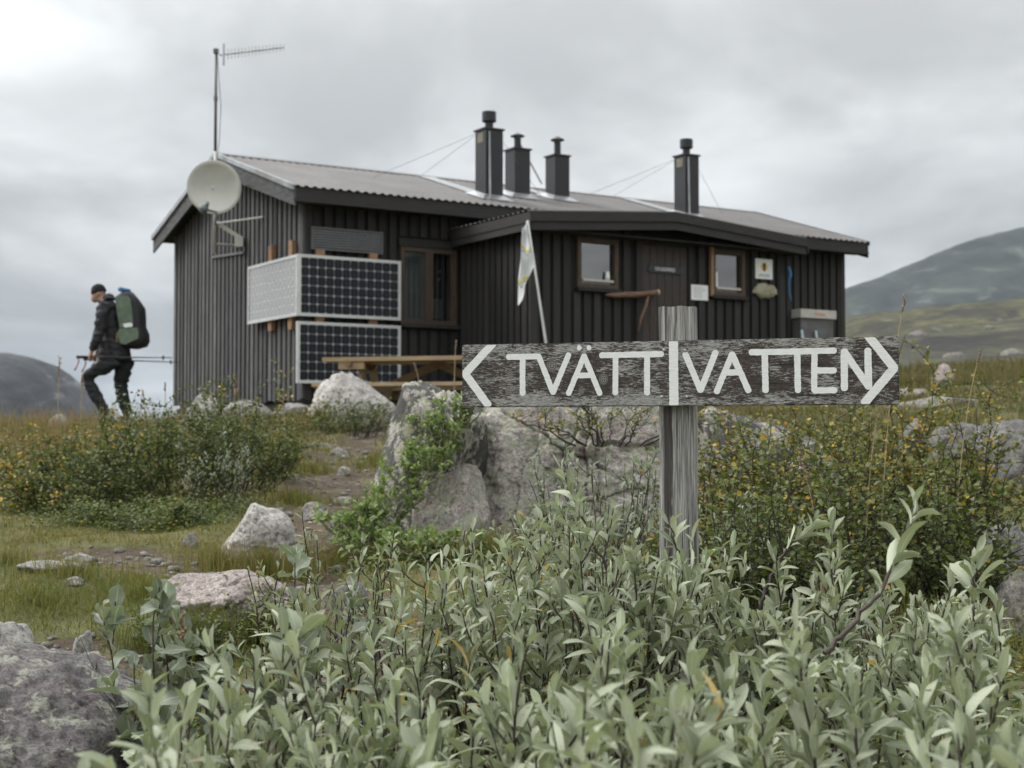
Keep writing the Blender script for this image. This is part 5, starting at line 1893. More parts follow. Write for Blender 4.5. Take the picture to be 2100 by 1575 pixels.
def willow(label, X, Y, rad, height, nsh, seed, leaf=.046, kind='w', mat='willow', nobj=110, special=(), yellow=0.004, per=15, name='willow_shrub', cat='shrub', lean=(0, 0), zbase=None, spread=1.0, group=None, part=.55):
    r_ = np.random.default_rng(seed)
    g = gz(X, Y) if zbase is None else zbase
    root = thing(name, label, cat, (X, Y, g), 0, group)
    height *= .92 if kind == 'w' else 1.0
    lines, ra, rb = [], [], []
    Lp, Ld, Ln, Ls = [], [], [], []

    def add_shoot(L, r0, r1, n_leaf, start, lsz):
        lines.append(L)
        ra.append(r0)
        rb.append(r1)
        T = np.gradient(L, axis=0)
        T /= np.linalg.norm(T, axis=1)[:, None]
        m = len(L)
        s = start + (1 - start) * (np.arange(n_leaf) + r_.uniform(0, .6, n_leaf)) / n_leaf
        s = np.clip(s, 0, 1)
        i = np.clip((s * (m - 1)).astype(int), 0, m - 2)
        f_ = s * (m - 1) - i
        P = L[i] * (1 - f_)[:, None] + L[i + 1] * f_[:, None]
        tt = T[i]
        phi = np.arange(n_leaf) * 2.399 + r_.uniform(0, 6.3) + r_.normal(0, .25, n_leaf)
        A = np.cross(tt, np.array([.2, .1, .97]))
        A += 1e-4
        A /= np.linalg.norm(A, axis=1)[:, None]
        B = np.cross(tt, A)
        rad_ = A * np.cos(phi)[:, None] + B * np.sin(phi)[:, None]
        th = (0.90 - .56 * ((s - start) / (1 - start)) ** 1.2) + r_.normal(0, .20, n_leaf)
        d = tt * np.cos(th)[:, None] + rad_ * np.sin(th)[:, None]
        nn = tt * np.sin(th)[:, None] - rad_ * np.cos(th)[:, None] + r_.normal(0, .22, (n_leaf, 3))
        q = (s - start) / (1 - start)
        sz = lsz * (0.58 + .5 * np.sin(np.clip(q, 0, 1) * 2.6 + .35)) * r_.uniform(.62, 1.25, n_leaf)
        Lp.append(P)
        Ld.append(d)
        Ln.append(nn)
        Ls.append(sz)

    for k in range(nsh):
        a = r_.uniform(0, 2 * math.pi)
        rr = math.sqrt(r_.uniform(0, 1))
        tip = np.array([math.cos(a) * rr * rad * spread + lean[0] + r_.normal(0, .035), math.sin(a) * rr * rad * spread + lean[1] + r_.normal(0, .035), height * r_.uniform(.58, 1.14) * (1 - .22 * rr * rr)])
        b0 = np.array([math.cos(a) * rr * rad * .35, math.sin(a) * rr * rad * .35, -.03])
        mid = np.array([b0[0] * .3 + tip[0] * .8 + r_.normal(0, .03), b0[1] * .3 + tip[1] * .8 + r_.normal(0, .03), tip[2] * .45])
        L = curve3(b0, mid, tip, 12)
        L[1:-1] += r_.normal(0, .003, (10, 3))
        add_shoot(L, .0034, .0013, per + r_.integers(-3, 4), 1 - part * r_.uniform(.8, 1.2), leaf * r_.uniform(.85, 1.15))
        for q in range(r_.integers(1, 4)):
            i = r_.integers(6, 11)
            p0 = L[i]
            dr = r_.normal(0, 1, 3)
            dr[2] = abs(dr[2]) + .7
            dr /= np.linalg.norm(dr)
            ln = r_.uniform(.05, .11) * height / .5
            L2 = curve3(p0, p0 + dr * ln * .5 + np.array([0, 0, -.004]), p0 + dr * ln * .8 + np.array([0, 0, ln * .35]), 6)
            add_shoot(L2, .0018, .0009, max(5, int(per * .6)), .25, leaf * r_.uniform(.7, .95))
    for (pts, nl, st, ls) in special:
        P = np.array([np.array(p) - np.array([X, Y, g]) for p in pts])
        L = np.concatenate([curve3(P[0], P[1], P[2], 14)] + ([curve3(P[2], P[3], P[4], 10)[1:]] if len(P) > 4 else []))
        L[1:-1] += r_.normal(0, .0022, (len(L) - 2, 3))
        add_shoot(L, .0042, .0016, nl, st, ls)
    P, d, nn, sz = map(np.concatenate, (Lp, Ld, Ln, Ls))
    # leaves droop a little under their own weight and turn up to the light
    nn = nn + np.array([0, 0, .12])
    Rm = frames(d, nn)
    tm = TM[kind]
    wh = r_.integers(0, len(tm), len(P))
    score = P[:, 2] * 1.0 - (P[:, 1]) * .35 + r_.uniform(0, .04, len(P))
    order = np.argsort(-score)
    top, rest = order[:nobj], order[nobj:]
    link('stem', tubes_np('stem', lines, ra, rb), root, M['stem'] if mat != 'bilberry' else M['stem_pale'])
    isy = r_.uniform(0, 1, len(P)) < yellow
    for i in top:
        ms = LM[('w', 'yellow_leaf')] if (isy[i] and kind == 'w') else LM[(kind, mat)]
        o = bpy.data.objects.new('leaf', ms[wh[i] % len(ms)])
        COL.objects.link(o)
        o.parent = root
        m4 = np.eye(4)
        m4[:3, :3] = Rm[i] * sz[i]
        m4[:3, 3] = P[i]
        o.matrix_local = Matrix(m4.tolist())
    if len(rest):
        y_ = rest[isy[rest]]
        n_ = rest[~isy[rest]]
        me = instanced('foliage', tm, P[n_], Rm[n_], sz[n_], wh[n_])
        tag(link('foliage', me, root, M[mat]), kind='stuff')
        if len(y_) > 2 and kind == 'w':
            tag(link('yellowed_foliage', instanced('yellowed_foliage', tm, P[y_], Rm[y_], sz[y_], wh[y_]), root, M['yellow_leaf']), kind='stuff')
    return root


def A(px, py, Y):
    v = at(px, py, Y)
    return (v.x, v.y, v.z)


WG = 'grey willow shrubs in the foreground'
WIL = [
    ('grey willow at the bottom edge, farthest left of the front row', -.30, 1.38, .17, .50, 30, {}),
    ('grey willow at the bottom edge, second from the left', -.08, 1.30, .17, .50, 30, {}),
    ('grey willow at the bottom centre of the picture', .13, 1.38, .18, .52, 34, {}),
    ('grey willow at the bottom edge below the signpost', .34, 1.35, .17, .50, 32, {}),
    ('grey willow in the bottom right corner', .54, 1.45, .18, .50, 32, {}),
    ('grey willow in the second row at far left, beside the corner boulder', -.36, 1.95, .18, .47, 30, {}),
    ('grey willow in the second row left of the picture centre', -.10, 1.90, .20, .50, 36, {}),
    ('grey willow in the second row, right of the picture centre', .17, 1.92, .20, .53, 38, {}),
    ('grey willow in the second row straight before the post', .44, 1.92, .20, .54, 38, dict(special=[((A(1700, 1330, 2.05)), (A(1760, 1250, 2.1)), (A(1820, 1200, 2.15)), (A(1850, 1150, 2.18)), (A(1880, 1030, 2.2))) and ([A(1690, 1340, 2.05), A(1770, 1265, 2.1), A(1815, 1195, 2.15), A(1850, 1140, 2.18), A(1878, 1030, 2.2)], 18, .45, .058)])),
    ('grey willow in the second row near the right edge with a tall single shoot', .72, 2.02, .20, .50, 34, {}),
    ('pale grey willow behind the others just left of the post with a long bare leader', .10, 2.75, .22, .58, 40, dict(special=[([A(1310, 1290, 2.75), A(1250, 1190, 2.75), A(1215, 1110, 2.75), A(1185, 1040, 2.75), A(1148, 960, 2.75)], 18, .60, .050)])),
    ('grey willow growing close against the signpost', .36, 2.80, .20, .58, 36, dict(special=[([A(1490, 1310, 2.85), A(1440, 1230, 2.85), A(1400, 1165, 2.85), A(1390, 1120, 2.85), A(1370, 1075, 2.85)], 14, .55, .046)])),
    ('grey willow behind, right of the signpost, with a leaning fork', .64, 2.70, .22, .50, 38, dict(special=[([A(1560, 1250, 2.75), A(1580, 1170, 2.75), A(1620, 1120, 2.75), A(1650, 1100, 2.75), A(1672, 1062, 2.75)], 15, .45, .048)])),
    ('grey willow at the right edge behind the front rows', .95, 2.60, .22, .52, 36, dict(special=[([A(1990, 1330, 2.5), A(2000, 1270, 2.5), A(1995, 1215, 2.5), A(1998, 1190, 2.5), A(2005, 1140, 2.5)], 15, .45, .054)])),
    ('grey willow with several yellowed leaves left of the picture centre', -.18, 2.72, .22, .50, 36, dict(yellow=.035)),
    ('small grey willow at the back between the yellowed one and the post', -.02, 3.15, .20, .52, 30, {}),
]
for k, (lab, X, Y, r0_, h_, n_, kw) in enumerate(WIL):
    willow(lab, X, Y, r0_, h_ * (1.08, .90, 1.02, .95, 1.06)[k % 5] * (.96 if Y > 2.4 else .98), int(n_ * .98), 200 + k, leaf=.053 if Y < 2.4 else .047, nobj=120, part=.47, per=16, spread=1.2, group=WG, **kw)
willow('broad-leaved bluish willow with curled leaves beside the corner boulder', -.58, 2.55, .15, .43, 10, 301, .058, 'b', 'willow_blue', 120, per=8, group=WG)
willow('bluish willow with two very broad leaves left of the yellowed shrub', -.38, 2.72, .12, .50, 8, 302, .060, 'b', 'willow_blue', 110, per=8, group=WG)
willow('pale yellowish small-leaved willow top left of the thicket', -.46, 3.20, .12, .52, 16, 303, .034, 'w', 'willow_pale', 120, per=14, group=WG)
willow('pale yellowish willow sprig over the dark soil', -.30, 3.25, .14, .48, 14, 304, .034, 'w', 'willow_pale', 120, per=13, group=WG)
willow('silvery willow bush in front of the outcrop beside the post', .30, 4.75, .26, .52, 46, 305, .038, 'w', 'willow_grey', 150, per=15, part=.9, spread=1.2, group=WG)
willow('small silvery willow right behind the post', .66, 4.4, .16, .42, 16, 306, .032, 'w', 'willow', 110, per=14, group=WG)
willow('low silvery willow at right behind the leaning fork', .92, 3.7, .24, .30, 26, 307, .028, 'w', 'willow_grey', 120, per=14, part=.9, group=WG)
# fresh green plants on the outcrop
for k, (px, py, Y, r0_, h_, n_, lab) in enumerate(((945, 838, 5.92, .06, .13, 10, 'bright green sprig at the top of the outcrop cleft beside the sign board'), (915, 880, 5.90, .09, .14, 15, 'bright green leafy plant high in the cleft of the outcrop'), (880, 925, 5.86, .09, .12, 15, 'bright green leafy plant in the middle of the outcrop cleft'),
                                                       (850, 965, 5.82, .08, .13, 12, 'bright green leafy plant just above the pink ledge'), (805, 1020, 5.78, .10, .15, 14, 'bright green leafy plant at the lower end of the cleft'), (735, 1070, 5.75, .13, .16, 14, 'green plant with long leaves at the left foot of the outcrop'), (770, 1105, 5.6, .17, .12, 18, 'spreading green plant on the path side of the outcrop foot'), (880, 1100, 5.5, .17, .11, 16, 'low green plant under the pink ledge of the outcrop'))):
    p = at(px, py, Y)
    willow(lab, p.x, Y, r0_ * 1.2, h_ * .8, int(n_ * 1.6), 330 + k, .030 if k != 5 else .04, 'g', 'bilberry', 140, per=9, name='leafy_plant', cat='plant', zbase=p.z - .05, group='green plants on the outcrop', part=.95)

willow('silvery willow sprigs among the left birches', (440 - 1050) / FPX * 7.0, 7.0, .22, .40, 16, 340, .030, 'w', 'willow_grey', 60, per=12, part=.9, group=WG)
# dwarf birch
q_ = np.linspace(0, 2 * math.pi, 7)[:-1]
bv = np.array([(0.5 + .5 * math.cos(a), .46 * math.sin(a), .10 * abs(math.sin(a))) for a in q_] )
BLT = [(np.array([bv[0], bv[1], bv[2], bv[3], bv[4], bv[5]]), np.array([[0, 1, 2, 3], [0, 3, 4, 5]]), np.array([[.5 + .5 * math.sin(a), .5 + .5 * math.cos(a)] for a in q_]))]


def birch(label, px, Y, w, d, h, nst, seed, mat='birch', leaf=.0125, dens=1.0, low=0.12, zoff=0.0, group='dwarf birch thicket'):
    r_ = np.random.default_rng(seed)
    X = (px - 1050) / FPX * Y
    g = gz(X, Y) + zoff
    root = thing('dwarf_birch', label, 'shrub', (X, Y, g), 0, group)
    lines, ra, rb, Pl = [], [], [], []
    for k in range(nst):
        a = r_.uniform(0, 2 * math.pi)
        rr = math.sqrt(r_.uniform(0, 1))
        tip = np.array([math.cos(a) * rr * w / 2, math.sin(a) * rr * d / 2, h * (1 - .68 * rr ** 2.4) * r_.uniform(.62, 1.16)])
        b0 = np.array([tip[0] * .35, tip[1] * .35, -.04])
        mid = np.array([tip[0] * .75 + r_.normal(0, .04), tip[1] * .75 + r_.normal(0, .04), tip[2] * r_.uniform(.35, .6)])
        L = curve3(b0, mid, tip, 9)
        L[1:-1] += r_.normal(0, .008, (7, 3))
        lines.append(L)
        ra.append(.0045)
        rb.append(.0012)
        Pl.append((L, .35))
        for q in range(r_.integers(7, 12)):
            i = r_.integers(2, 9)
            p0 = L[i]
            dr = r_.normal(0, 1, 3)
            dr[2] = dr[2] * .5 + .55
            dr /= np.linalg.norm(dr)
            ln = r_.uniform(.07, .2) * (h / .5) ** .5
            L2 = curve3(p0, p0 + dr * ln * .5 + r_.normal(0, .01, 3), p0 + dr * ln + r_.normal(0, .015, 3), 5)
            lines.append(L2)
            ra.append(.0018)
            rb.append(.0008)
            Pl.append((L2, .1))
    P = []
    for L, st in Pl:
        ln = np.linalg.norm(np.diff(L, axis=0), axis=1).sum()
        n = max(3, int(ln * (1 - st) / .0062 * dens))
        s = st + (1 - st) * r_.uniform(0, 1, n)
        i = np.clip((s * (len(L) - 1)).astype(int), 0, len(L) - 2)
        f_ = (s * (len(L) - 1) - i)[:, None]
        P.append(L[i] * (1 - f_) + L[i + 1] * f_ + r_.normal(0, .010, (n, 3)))
    P = np.concatenate(P)
    P = P[P[:, 2] > low * h]
    n = len(P)
    d_ = r_.normal(0, 1, (n, 3))
    d_[:, 2] = np.abs(d_[:, 2]) * .6
    nn = r_.normal(0, .7, (n, 3)) + np.array([0, -.25, .9])
    Rm = frames(d_, nn)
    sz = leaf * r_.uniform(.7, 1.3, n)
    link('branches', tubes_np('branches', lines, ra, rb, 4), root, M['twig'])
    tag(link('foliage', instanced('foliage', BLT, P, Rm, sz, np.zeros(n, int), False), root, M[mat]), kind='stuff')
    return root


BG1, BG2 = 'dwarf birches left of the footpath', 'yellowing dwarf birches right of the outcrop'
for k, (px, Y, w, d, h, n_, m_, lab) in enumerate((
    (40, 8.0, 1.1, .9, .24, 22, 'birch', 'dwarf birch at the left edge of the left thicket'),
    (200, 7.0, .8, .8, .32, 26, 'birch_green', 'dark green dwarf birch low in the left thicket'),
    (235, 8.2, .8, .8, .36, 26, 'birch', 'orange-tipped dwarf birch below the hiker'),
    (345, 7.3, .8, .8, .47, 32, 'birch_green', 'dense dwarf birch in the middle of the left thicket'),
    (420, 8.5, .8, .7, .42, 26, 'birch_green', 'dwarf birch behind, right of the orange-tipped one'),
    (485, 7.6, .65, .7, .52, 28, 'birch_green', 'dwarf birch at the path side of the left thicket'),
    (555, 8.3, .45, .5, .50, 14, 'birch', 'thin upright birch at the right end of the left thicket'),
    (80, 6.9, .7, .6, .20, 16, 'birch', 'low dark birch at the lower left of the thicket'),
    (-60, 7.3, .8, .7, .28, 18, 'birch', 'birch half outside the left edge'))):
    birch(lab, px, Y, w * 1.12, d, h, int(n_ * 1.15), 400 + k, m_, .0155, .68, .0, group=BG1)
for k, (px, Y, w, d, h, n_, m_, lab) in enumerate((
    (1540, 5.7, .7, .5, .40, 30, 'birch', 'birch growing over the right slab of the outcrop'),
    (1640, 5.0, .75, .6, .42, 34, 'birch', 'dense yellow-flecked birch right of the post'),
    (1840, 5.4, .8, .6, .52, 34, 'birch', 'tallest yellow-flecked birch under the sign arrow'),
    (1960, 5.3, .6, .5, .50, 20, 'birch', 'open dark-stemmed birch at the right with sky-pointing twigs'),
    (1800, 4.5, .8, .5, .32, 30, 'birch_green', 'low dark green birch behind the right willows'),
    (1560, 4.3, .6, .5, .34, 26, 'birch_green', 'low dark birch behind the fork-shaped willow'),
    (1980, 4.5, .6, .5, .30, 20, 'birch_green', 'low birch at the right edge near the angular stone'),
    (1450, 5.0, .4, .4, .36, 14, 'birch', 'small birch right against the post'))):
    birch(lab, px, Y, w * 1.1, d, h * 1.30, int(n_ * 1.15), 430 + k, m_, .0155, .58, .02, group=BG2)
birch('creeping birch hanging over the top of the outcrop', 1250, 6.0, .9, .3, .14, 14, 450, 'birch', .012, .45, 0, at(1250, 880, 6.0).z - gz(at(1250, 880, 6.0).x, 6.0) - .03, 'birch on the outcrop')
birch('dull green heath shrub between the pale boulder and the path', 735, 11.6, .9, .6, .30, 22, 451, 'birch_green', .017, .5, group='heath shrubs near the hut')
birch('dull green heath shrub below the pale boulder', 660, 12.2, .7, .5, .22, 16, 452, 'birch', .017, .5, group='heath shrubs near the hut')
birch('low dark heather cushion beside the pinkish granite rock', 560, 4.25, .26, .2, .12, 22, 453, 'birch_green', .009, .8, 0, group='heather cushions')
birch('dark heather cushion below the pinkish granite rock', 400, 4.1, .30, .2, .12, 24, 454, 'birch_green', .009, .8, 0, group='heather cushions')


# ------------------------------------------------------------------ grass and ground cover
def grass_mat(name, stops):
    t = NT(name)
    geo = t.n('ShaderNodeNewGeometry')
    pn_ = t.noise(t.coord('Object'), 1.1, 4)
    r = t.math('ADD', t.math('MULTIPLY', geo.outputs['Random Per Island'], .55), t.mr(pn_, .3, .7, 0, .45, False))
    col = t.ramp(r, stops)
    t.done(col, .7)
    t.b.inputs['Specular IOR Level'].default_value = .2
    tr = t.n('ShaderNodeBsdfTranslucent')
    t.set(tr.inputs[0], col)
    mx = t.n('ShaderNodeMixShader')
    mx.inputs[0].default_value = .25
    t.t.links.new(t.b.outputs[0], mx.inputs[1])
    t.t.links.new(tr.outputs[0], mx.inputs[2])
    t.t.links.new(mx.outputs[0], t.out.inputs[0])
    return t.m


M['turf'] = grass_mat('turf_grass', [(0.1, (0.085, 0.122, 0.018)), (0.35, (0.142, 0.165, 0.032)), (0.6, (0.205, 0.190, 0.052)), (0.9, (0.31, 0.235, 0.11))])
M['meadow'] = grass_mat('meadow_grass', [(0.1, (0.055, 0.068, 0.019)), (0.35, (0.098, 0.102, 0.030)), (0.6, (0.155, 0.135, 0.05)), (0.9, (0.22, 0.165, 0.085))])
M['dry'] = grass_mat('dry_grass', [(0.1, (0.13, 0.13, 0.04)), (0.4, (0.22, 0.18, 0.07)), (0.7, (0.30, 0.22, 0.11)), (0.95, (0.26, 0.14, 0.06))])
M['lush'] = grass_mat('lush_grass', [(0.1, (0.055, 0.09, 0.016)), (0.5, (0.10, 0.14, 0.025)), (0.9, (0.19, 0.19, 0.05))])


def blades(x, y, z, h, w, r_, bend=.5):
    n = len(x)
    a = r_.uniform(0, 2 * math.pi, n)
    sx, sy = np.cos(a) * w / 2, np.sin(a) * w / 2
    b = r_.uniform(0, 2 * math.pi, n)
    lean = h * bend * np.abs(r_.normal(.6, .45, n))
    lx, ly = np.cos(b) * lean, np.sin(b) * lean
    V = np.zeros((n, 5, 3))
    V[:, 0] = np.stack([x - sx, y - sy, z], -1)
    V[:, 1] = np.stack([x + sx, y + sy, z], -1)
    V[:, 2] = np.stack([x - sx * .8 + lx * .3, y - sy * .8 + ly * .3, z + h * .55], -1)
    V[:, 3] = np.stack([x + sx * .8 + lx * .3, y + sy * .8 + ly * .3, z + h * .55], -1)
    V[:, 4] = np.stack([x + lx, y + ly, z + h * np.clip(1 - .35 * lean / h, .5, 1)], -1)
    F = np.array([[0, 1, 3], [0, 3, 2], [2, 3, 4]])
    FF = (F[None] + (np.arange(n) * 5)[:, None, None]).reshape(-1, 3)
    return V.reshape(-1, 3), FF


def grass(name, label, n, ylo, yhi, hlo, hhi, w, mat, seed, mask=None, bend=.5, amin=-.42, amax=.42, clump=.55, cat='grass'):
    r_ = np.random.default_rng(seed)
    m = int(n * 2.6)
    y = np.sqrt(r_.uniform(ylo ** 2, yhi ** 2, m))
    if yhi / ylo > 1.6:
        y = ylo * (yhi / ylo) ** r_.uniform(0, 1, m)
    x = r_.uniform(amin, amax, m) * y
    P = np.stack([x * 2.2, y * 2.2, x * 0 + seed], -1)
    dens = np.clip(.5 + clump * fbm(P, 3), 0.02, 1)
    dens *= 1 - .97 * soil_mask(x, y)
    if mask is not None:
        dens *= mask(x, y)
    keep = r_.uniform(0, 1, m) < dens
    x, y = x[keep][:n], y[keep][:n]
    z = ground(x, y) - .006
    P = np.stack([x * 1.1, y * 1.1, x * 0 + seed * 2], -1)
    hh = (hlo + (hhi - hlo) * r_.uniform(0, 1, len(x)) ** 1.6) * (1 + .5 * fbm(P, 2))
    V, F = blades(x, y, z, np.maximum(hh, .015), w * (y if w < .002 else 1) * r_.uniform(.7, 1.4, len(x)), r_, bend)
    o = link(name, mesh_np(name, V, F), None, M[mat])
    return tag(o, label, cat, kind='stuff')


def tufts(label, spots, seed):
    r_ = np.random.default_rng(seed)
    X, Y_, H, W_ = [], [], [], []
    for (px, Y, rad, n, h) in spots:
        cx = (px - 1050) / FPX * Y
        a = r_.uniform(0, 2 * math.pi, n)
        rr = rad * np.abs(r_.normal(0, .5, n))
        X.append(cx + np.cos(a) * rr * 1.5)
        Y_.append(Y + np.sin(a) * rr)
        H.append(h * r_.uniform(.45, 1.1, n))
        W_.append(np.full(n, .00048 * max(Y, 2.5)))
    X, Y_, H, W_ = map(np.concatenate, (X, Y_, H, W_))
    V, F = blades(X, Y_, ground(X, Y_) - .005, H, W_, r_, .6)
    tag(link('grass_tufts', mesh_np('grass_tufts', V, F), None, M['turf']), label, 'grass', kind='stuff')


tufts('longer grass tufts growing round the stones and along the path edge', [
    (420, 4.15, .14, 500, .16), (455, 4.2, .10, 400, .13), (300, 4.2, .16, 400, .10), (450, 5.4, .16, 500, .13), (545, 5.35, .16, 500, .16), (600, 5.4, .12, 400, .12),
    (150, 4.95, .25, 600, .09), (300, 4.75, .3, 600, .09), (80, 4.6, .3, 500, .08), (20, 5.2, .3, 500, .08), (700, 5.6, .14, 400, .12), (980, 5.6, .2, 500, .14), (1120, 5.7, .2, 400, .16),
    (345, 2.25, .10, 260, .20), (320, 2.0, .08, 200, .18), (360, 2.5, .10, 260, .16), (1900, 4.1, .2, 500, .18), (1990, 4.2, .2, 400, .16), (1840, 5.9, .25, 600, .22), (1760, 6.3, .25, 600, .24), (2060, 5.2, .2, 400, .18),
    (600, 7.2, .25, 500, .10), (640, 9.0, .3, 500, .10), (780, 9.4, .3, 500, .12), (600, 10.5, .4, 500, .12)], 8)


def under_willow(x, y):
    return (sstep(3.4, 2.9, y) * .6 + .4) * 1.0


grass('turf', 'short yellow-green turf along the footpath', 170000, 3.2, 9.5, .010, .042, .00055, 'turf', 1, bend=1.3)
grass('meadow_grass', 'yellowish meadow grass in front of the hut', 90000, 9.0, 21.0, .03, .13, .00055, 'meadow', 2, bend=.7)
grass('dry_grass', 'tall dry grass along the crest at left', 14000, 8.5, 19.5, .10, .34, .00045, 'dry', 3, lambda x, y: sstep(-.16, -.24, x / y) + .10 * sstep(.25, .3, x / y), bend=.4)
grass('hill_grass', 'tussocky grass on the meadow right of the hut', 20000, 18.0, 34.0, .08, .26, .00050, 'meadow', 4, lambda x, y: sstep(.20, .24, x / y), bend=.5, amin=.18)
grass('undergrowth_grass', 'green grass growing under the foreground willows', 12000, 1.4, 3.6, .05, .16, .00085, 'lush', 5, bend=.6)
grass('tall_grass', 'rough green grass around the birches and stones', 14000, 3.8, 8.5, .07, .2, .0005, 'lush', 6, lambda x, y: np.clip(.05 + 1.1 * fbm(np.stack([x, y, x * 0 + 3], -1), 2), 0, 1) * (sstep(6.0, 6.6, y) + sstep(.0, .05, x / y)), bend=.55)


def ground_cover(label, areas, n, leaf, mat, seed, hmax=.05):
    r_ = np.random.default_rng(seed)
    Ps = []
    for (px, Y, rx, ry) in areas:
        m = n // len(areas)
        a = r_.uniform(0, 2 * math.pi, m)
        rr = np.abs(r_.normal(0, .62, m))
        x = (px - 1050) / FPX * Y + np.cos(a) * rr * rx
        y = Y + np.sin(a) * rr * ry
        k = r_.uniform(0, 1, m) > .9 * soil_mask(x, y)
        x, y = x[k], y[k]
        Ps.append(np.stack([x, y, ground(x, y) + r_.uniform(0, hmax, len(x)) ** 1.0 * r_.uniform(.1, 1, len(x)) * (1 + 1.3 * fbm(np.stack([x * 3, y * 3, x * 0], -1), 2))], -1))
    P = np.concatenate(Ps)
    n = len(P)
    Rm = frames(np.c_[r_.normal(0, 1, (n, 2)), r_.uniform(0, .5, n)], r_.normal(0, .4, (n, 3)) + np.array([0, -.2, 1]))
    o = link('ground_cover', instanced('ground_cover', BLT, P, Rm, leaf * r_.uniform(.6, 1.4, n), np.zeros(n, int), False), None, M[mat])
    tag(o, label, 'ground cover', kind='stuff')


ground_cover('low leafy ground cover around the foot of the left birches', [(300, 6.75, .42, .30), (430, 6.9, .35, .35), (120, 6.9, .35, .28), (210, 6.5, .25, .2), (370, 6.45, .2, .15)], 17000, .0125, 'birch_green', 71, .09)
ground_cover('low leafy ground cover around the outcrop and right-hand birches', [(760, 5.9, .3, .4), (900, 5.5, .4, .2), (1650, 4.5, .6, .5), (1900, 4.6, .5, .6), (1400, 5.3, .5, .3), (1750, 3.9, .5, .3)], 26000, .014, 'birch_green', 72)
ground_cover('small dark leaves on the ground under the foreground willows', [(400, 2.2, .3, .5), (900, 2.3, .5, .8), (1400, 2.4, .6, .8), (1900, 2.5, .5, .8), (300, 3.3, .4, .3)], 16000, .013, 'birch_green', 73, .07)

# small stones and litter on the bare soil
r_ = np.random.default_rng(91)
V_, F_ = ICO[2]
gt = []
for k in range(3):
    gt.append((V_ * (1 + .25 * fbm(V_ * 1.3 + 5 * k, 2))[:, None] * np.array([1, .8, .55]), F_, np.zeros((len(V_), 2))))
m = 26000
y = 3.0 * (15 / 3.0) ** r_.uniform(0, 1, m)
x = r_.uniform(-.42, .1, m) * y
k_ = (r_.uniform(0, 1, m) < soil_mask(x, y) * .5 + .006)
x, y = x[k_][:1500], y[k_][:1500]
n = len(x)
sz = .006 * np.exp(r_.normal(0, .65, n)) * (y / 5) ** .5
th = r_.uniform(0, 6.28, n)
Rm = frames(np.stack([np.cos(th), np.sin(th), th * 0], -1), np.tile(np.array([0, 0, 1.]), (n, 1)))
tag(link('gravel', instanced('gravel', gt, np.stack([x, y, ground(x, y) + sz * .2], -1), Rm, sz, r_.integers(0, 3, n), True), None, RM['flat']), 'small stones and gravel on the bare path soil', 'gravel', kind='stuff')

# tall single grass stalks with seed heads
M['straw'] = plain('straw', (0.36, 0.28, 0.15), 0.8, .2, 40)
M['seed'] = plain('seed_head', (0.30, 0.21, 0.13), 0.9, .4, 60)


def stalk(label, base, tip, Y, head=.06, hr=.005, mat='straw', seed=0):
    r_ = np.random.default_rng(500 + seed)
    b, tp = at(*base, Y), at(*tip, Y)
    b.z = min(b.z, gz(b.x, Y) + .02)
    root = thing('grass_stalk', label, 'grass stalk', b, 0, 'single tall grass stalks')
    v = np.array(tp - b)
    L = curve3(np.zeros(3), np.array([v[0] * .25, 0, v[2] * .7]), v, 12)
    link('stem', tubes_np('stem', [L], [.0016 * max(1, Y / 4)], [.0009 * max(1, Y / 4)]), root, M[mat])
    d = L[-1] - L[-3]
    d /= np.linalg.norm(d)
    mb = MB()
    for k in range(14):
        q = k / 13
        c = L[-1] - d * head * (1 - q) * 1.0 + r_.normal(0, hr * .35, 3)
        mb.tube([c, c + (d + r_.normal(0, .35, 3)) * head * .16], [hr * (.5 + .6 * math.sin(q * 3.1)) * .7, hr * .25], 5)
    mb.build('seed_head', M['seed'], root, True)


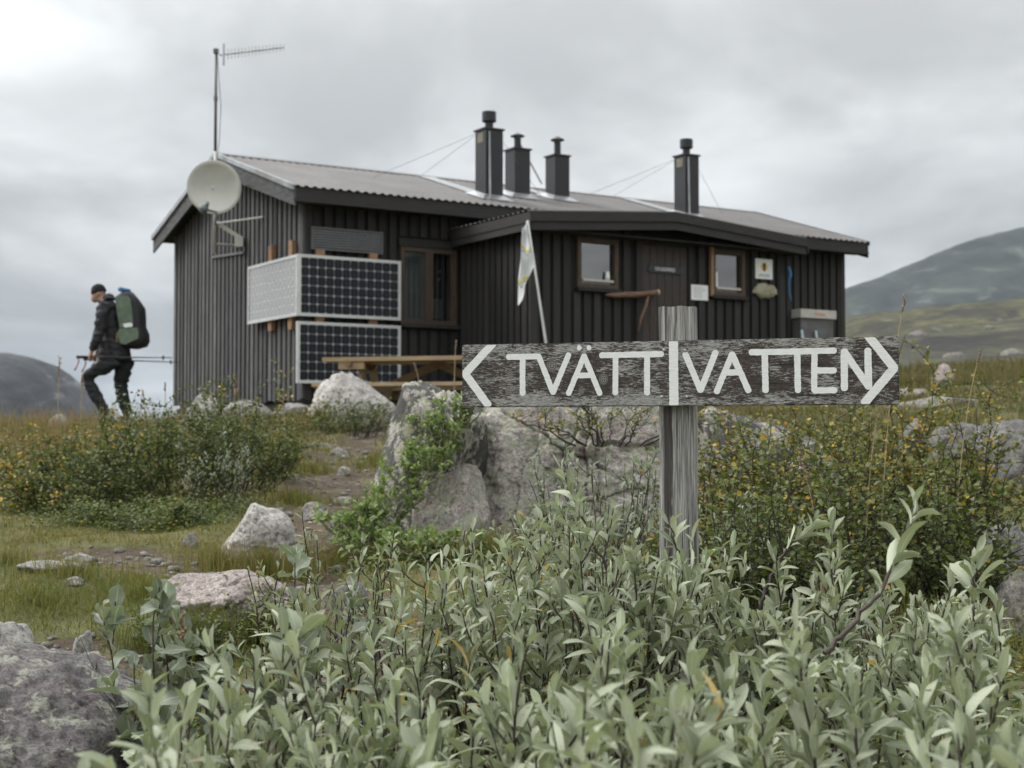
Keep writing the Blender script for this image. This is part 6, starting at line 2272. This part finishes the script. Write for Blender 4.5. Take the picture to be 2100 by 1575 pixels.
for k, (b, tp, Y, hd, hr, lab) in enumerate((
    ((1800, 905), (1858, 603), 4.6, .065, .004, 'thin grass stalk rising behind the right end of the sign'),
    ((1950, 900), (2012, 716), 4.8, .055, .004, 'bent grass stalk right of the sign arrow'),
    ((1690, 1010), (1640, 940), 4.4, .08, .005, 'brown seed head nodding among the right birches'),
    ((1770, 1000), (1800, 850), 4.6, .04, .003, 'straight yellow stalk right of the outcrop'),
    ((385, 1400), (372, 1270), 2.5, .045, .007, 'reddish brown catkin spike beside the corner boulder'),
    ((532, 1260), (528, 1165), 4.3, .03, .006, 'short brown flower spike at the pinkish rock'),
    ((490, 905), (482, 775), 8.0, .12, .014, 'tall yellowish flowering stem before the gable wall'),
    ((462, 900), (456, 795), 8.3, .09, .012, 'shorter yellowish flowering stem before the gable wall'),
    ((588, 900), (580, 818), 7.8, .05, .008, 'dark upright sprig at the path end of the birches'),
    ((340, 850), (338, 785), 14.5, .10, .012, 'faint grass spike right of the hiker, nearest the hut'),
    ((300, 860), (292, 800), 14.5, .10, .012, 'faint grass spike between hiker and hut'),
    ((165, 860), (170, 770), 12.5, .10, .012, 'faint grass spike in front of the hiker legs'),
    ((118, 870), (122, 735), 11.0, .14, .010, 'tall grass spike before the left hill'),
    ((870, 800), (850, 745), 11.5, .08, .008, 'reddish dry stem before the picnic table'),
    ((930, 800), (935, 700), 11.5, .08, .008, 'tall reddish dry stem left of the sign board'))):
    stalk(lab, b, tp, Y, hd, hr, seed=k)
# bare grey dead twigs in the left of the thicket
M['deadwood'] = plain('dead_twig', (0.16, 0.15, 0.14), 0.85, .35, 40)
r_ = np.random.default_rng(77)
for k, (px, py, Y, lab) in enumerate(((520, 1370, 2.7, 'tangle of bare grey twigs at the left of the willows'), (330, 1370, 2.5, 'bare forked twig above the corner boulder'), (690, 1330, 3.1, 'dead grey twigs over the dark soil'))):
    p = at(px, py, Y)
    g = gz(p.x, Y)
    root = thing('dead_twig', lab, 'twig', (p.x, Y, g))
    lines = []
    for q in range(9):
        e = np.array([r_.normal(0, .09), r_.normal(0, .06), (p.z - g) * r_.uniform(.6, 1.15)])
        L = curve3(np.array([r_.normal(0, .02), r_.normal(0, .02), 0]), e * np.array([.3, .3, .7]) + r_.normal(0, .02, 3), e, 9)
        L[1:] += r_.normal(0, .003, (8, 3))
        lines.append(L)
        for w_ in range(3):
            i = r_.integers(4, 8)
            lines.append(curve3(L[i], L[i] + r_.normal(0, .02, 3), L[i] + np.array([r_.normal(0, .05), r_.normal(0, .04), abs(r_.normal(.02, .03))]), 5))
    link('branches', tubes_np('branches', lines, [.0026] * len(lines), [.0010] * len(lines)), root, M['deadwood'])

# ------------------------------------------------------------------ air
hz = MB().box((-9000, -200, -140), (9000, 9000, 420)).mesh('haze')
ho = link('haze', hz)
t = NT('thin_mist')
t.t.nodes.remove(t.b)
pv = t.n('ShaderNodeVolumePrincipled')
pv.inputs['Color'].default_value = (0.70, 0.83, 1.0, 1)
pv.inputs['Density'].default_value = 0.00005
pv.inputs['Anisotropy'].default_value = 0.0
t.t.links.new(pv.outputs[0], t.out.inputs['Volume'])
hz.materials.append(t.m)
tag(ho, 'thin pale mist over the valley and hills', 'haze', kind='stuff')
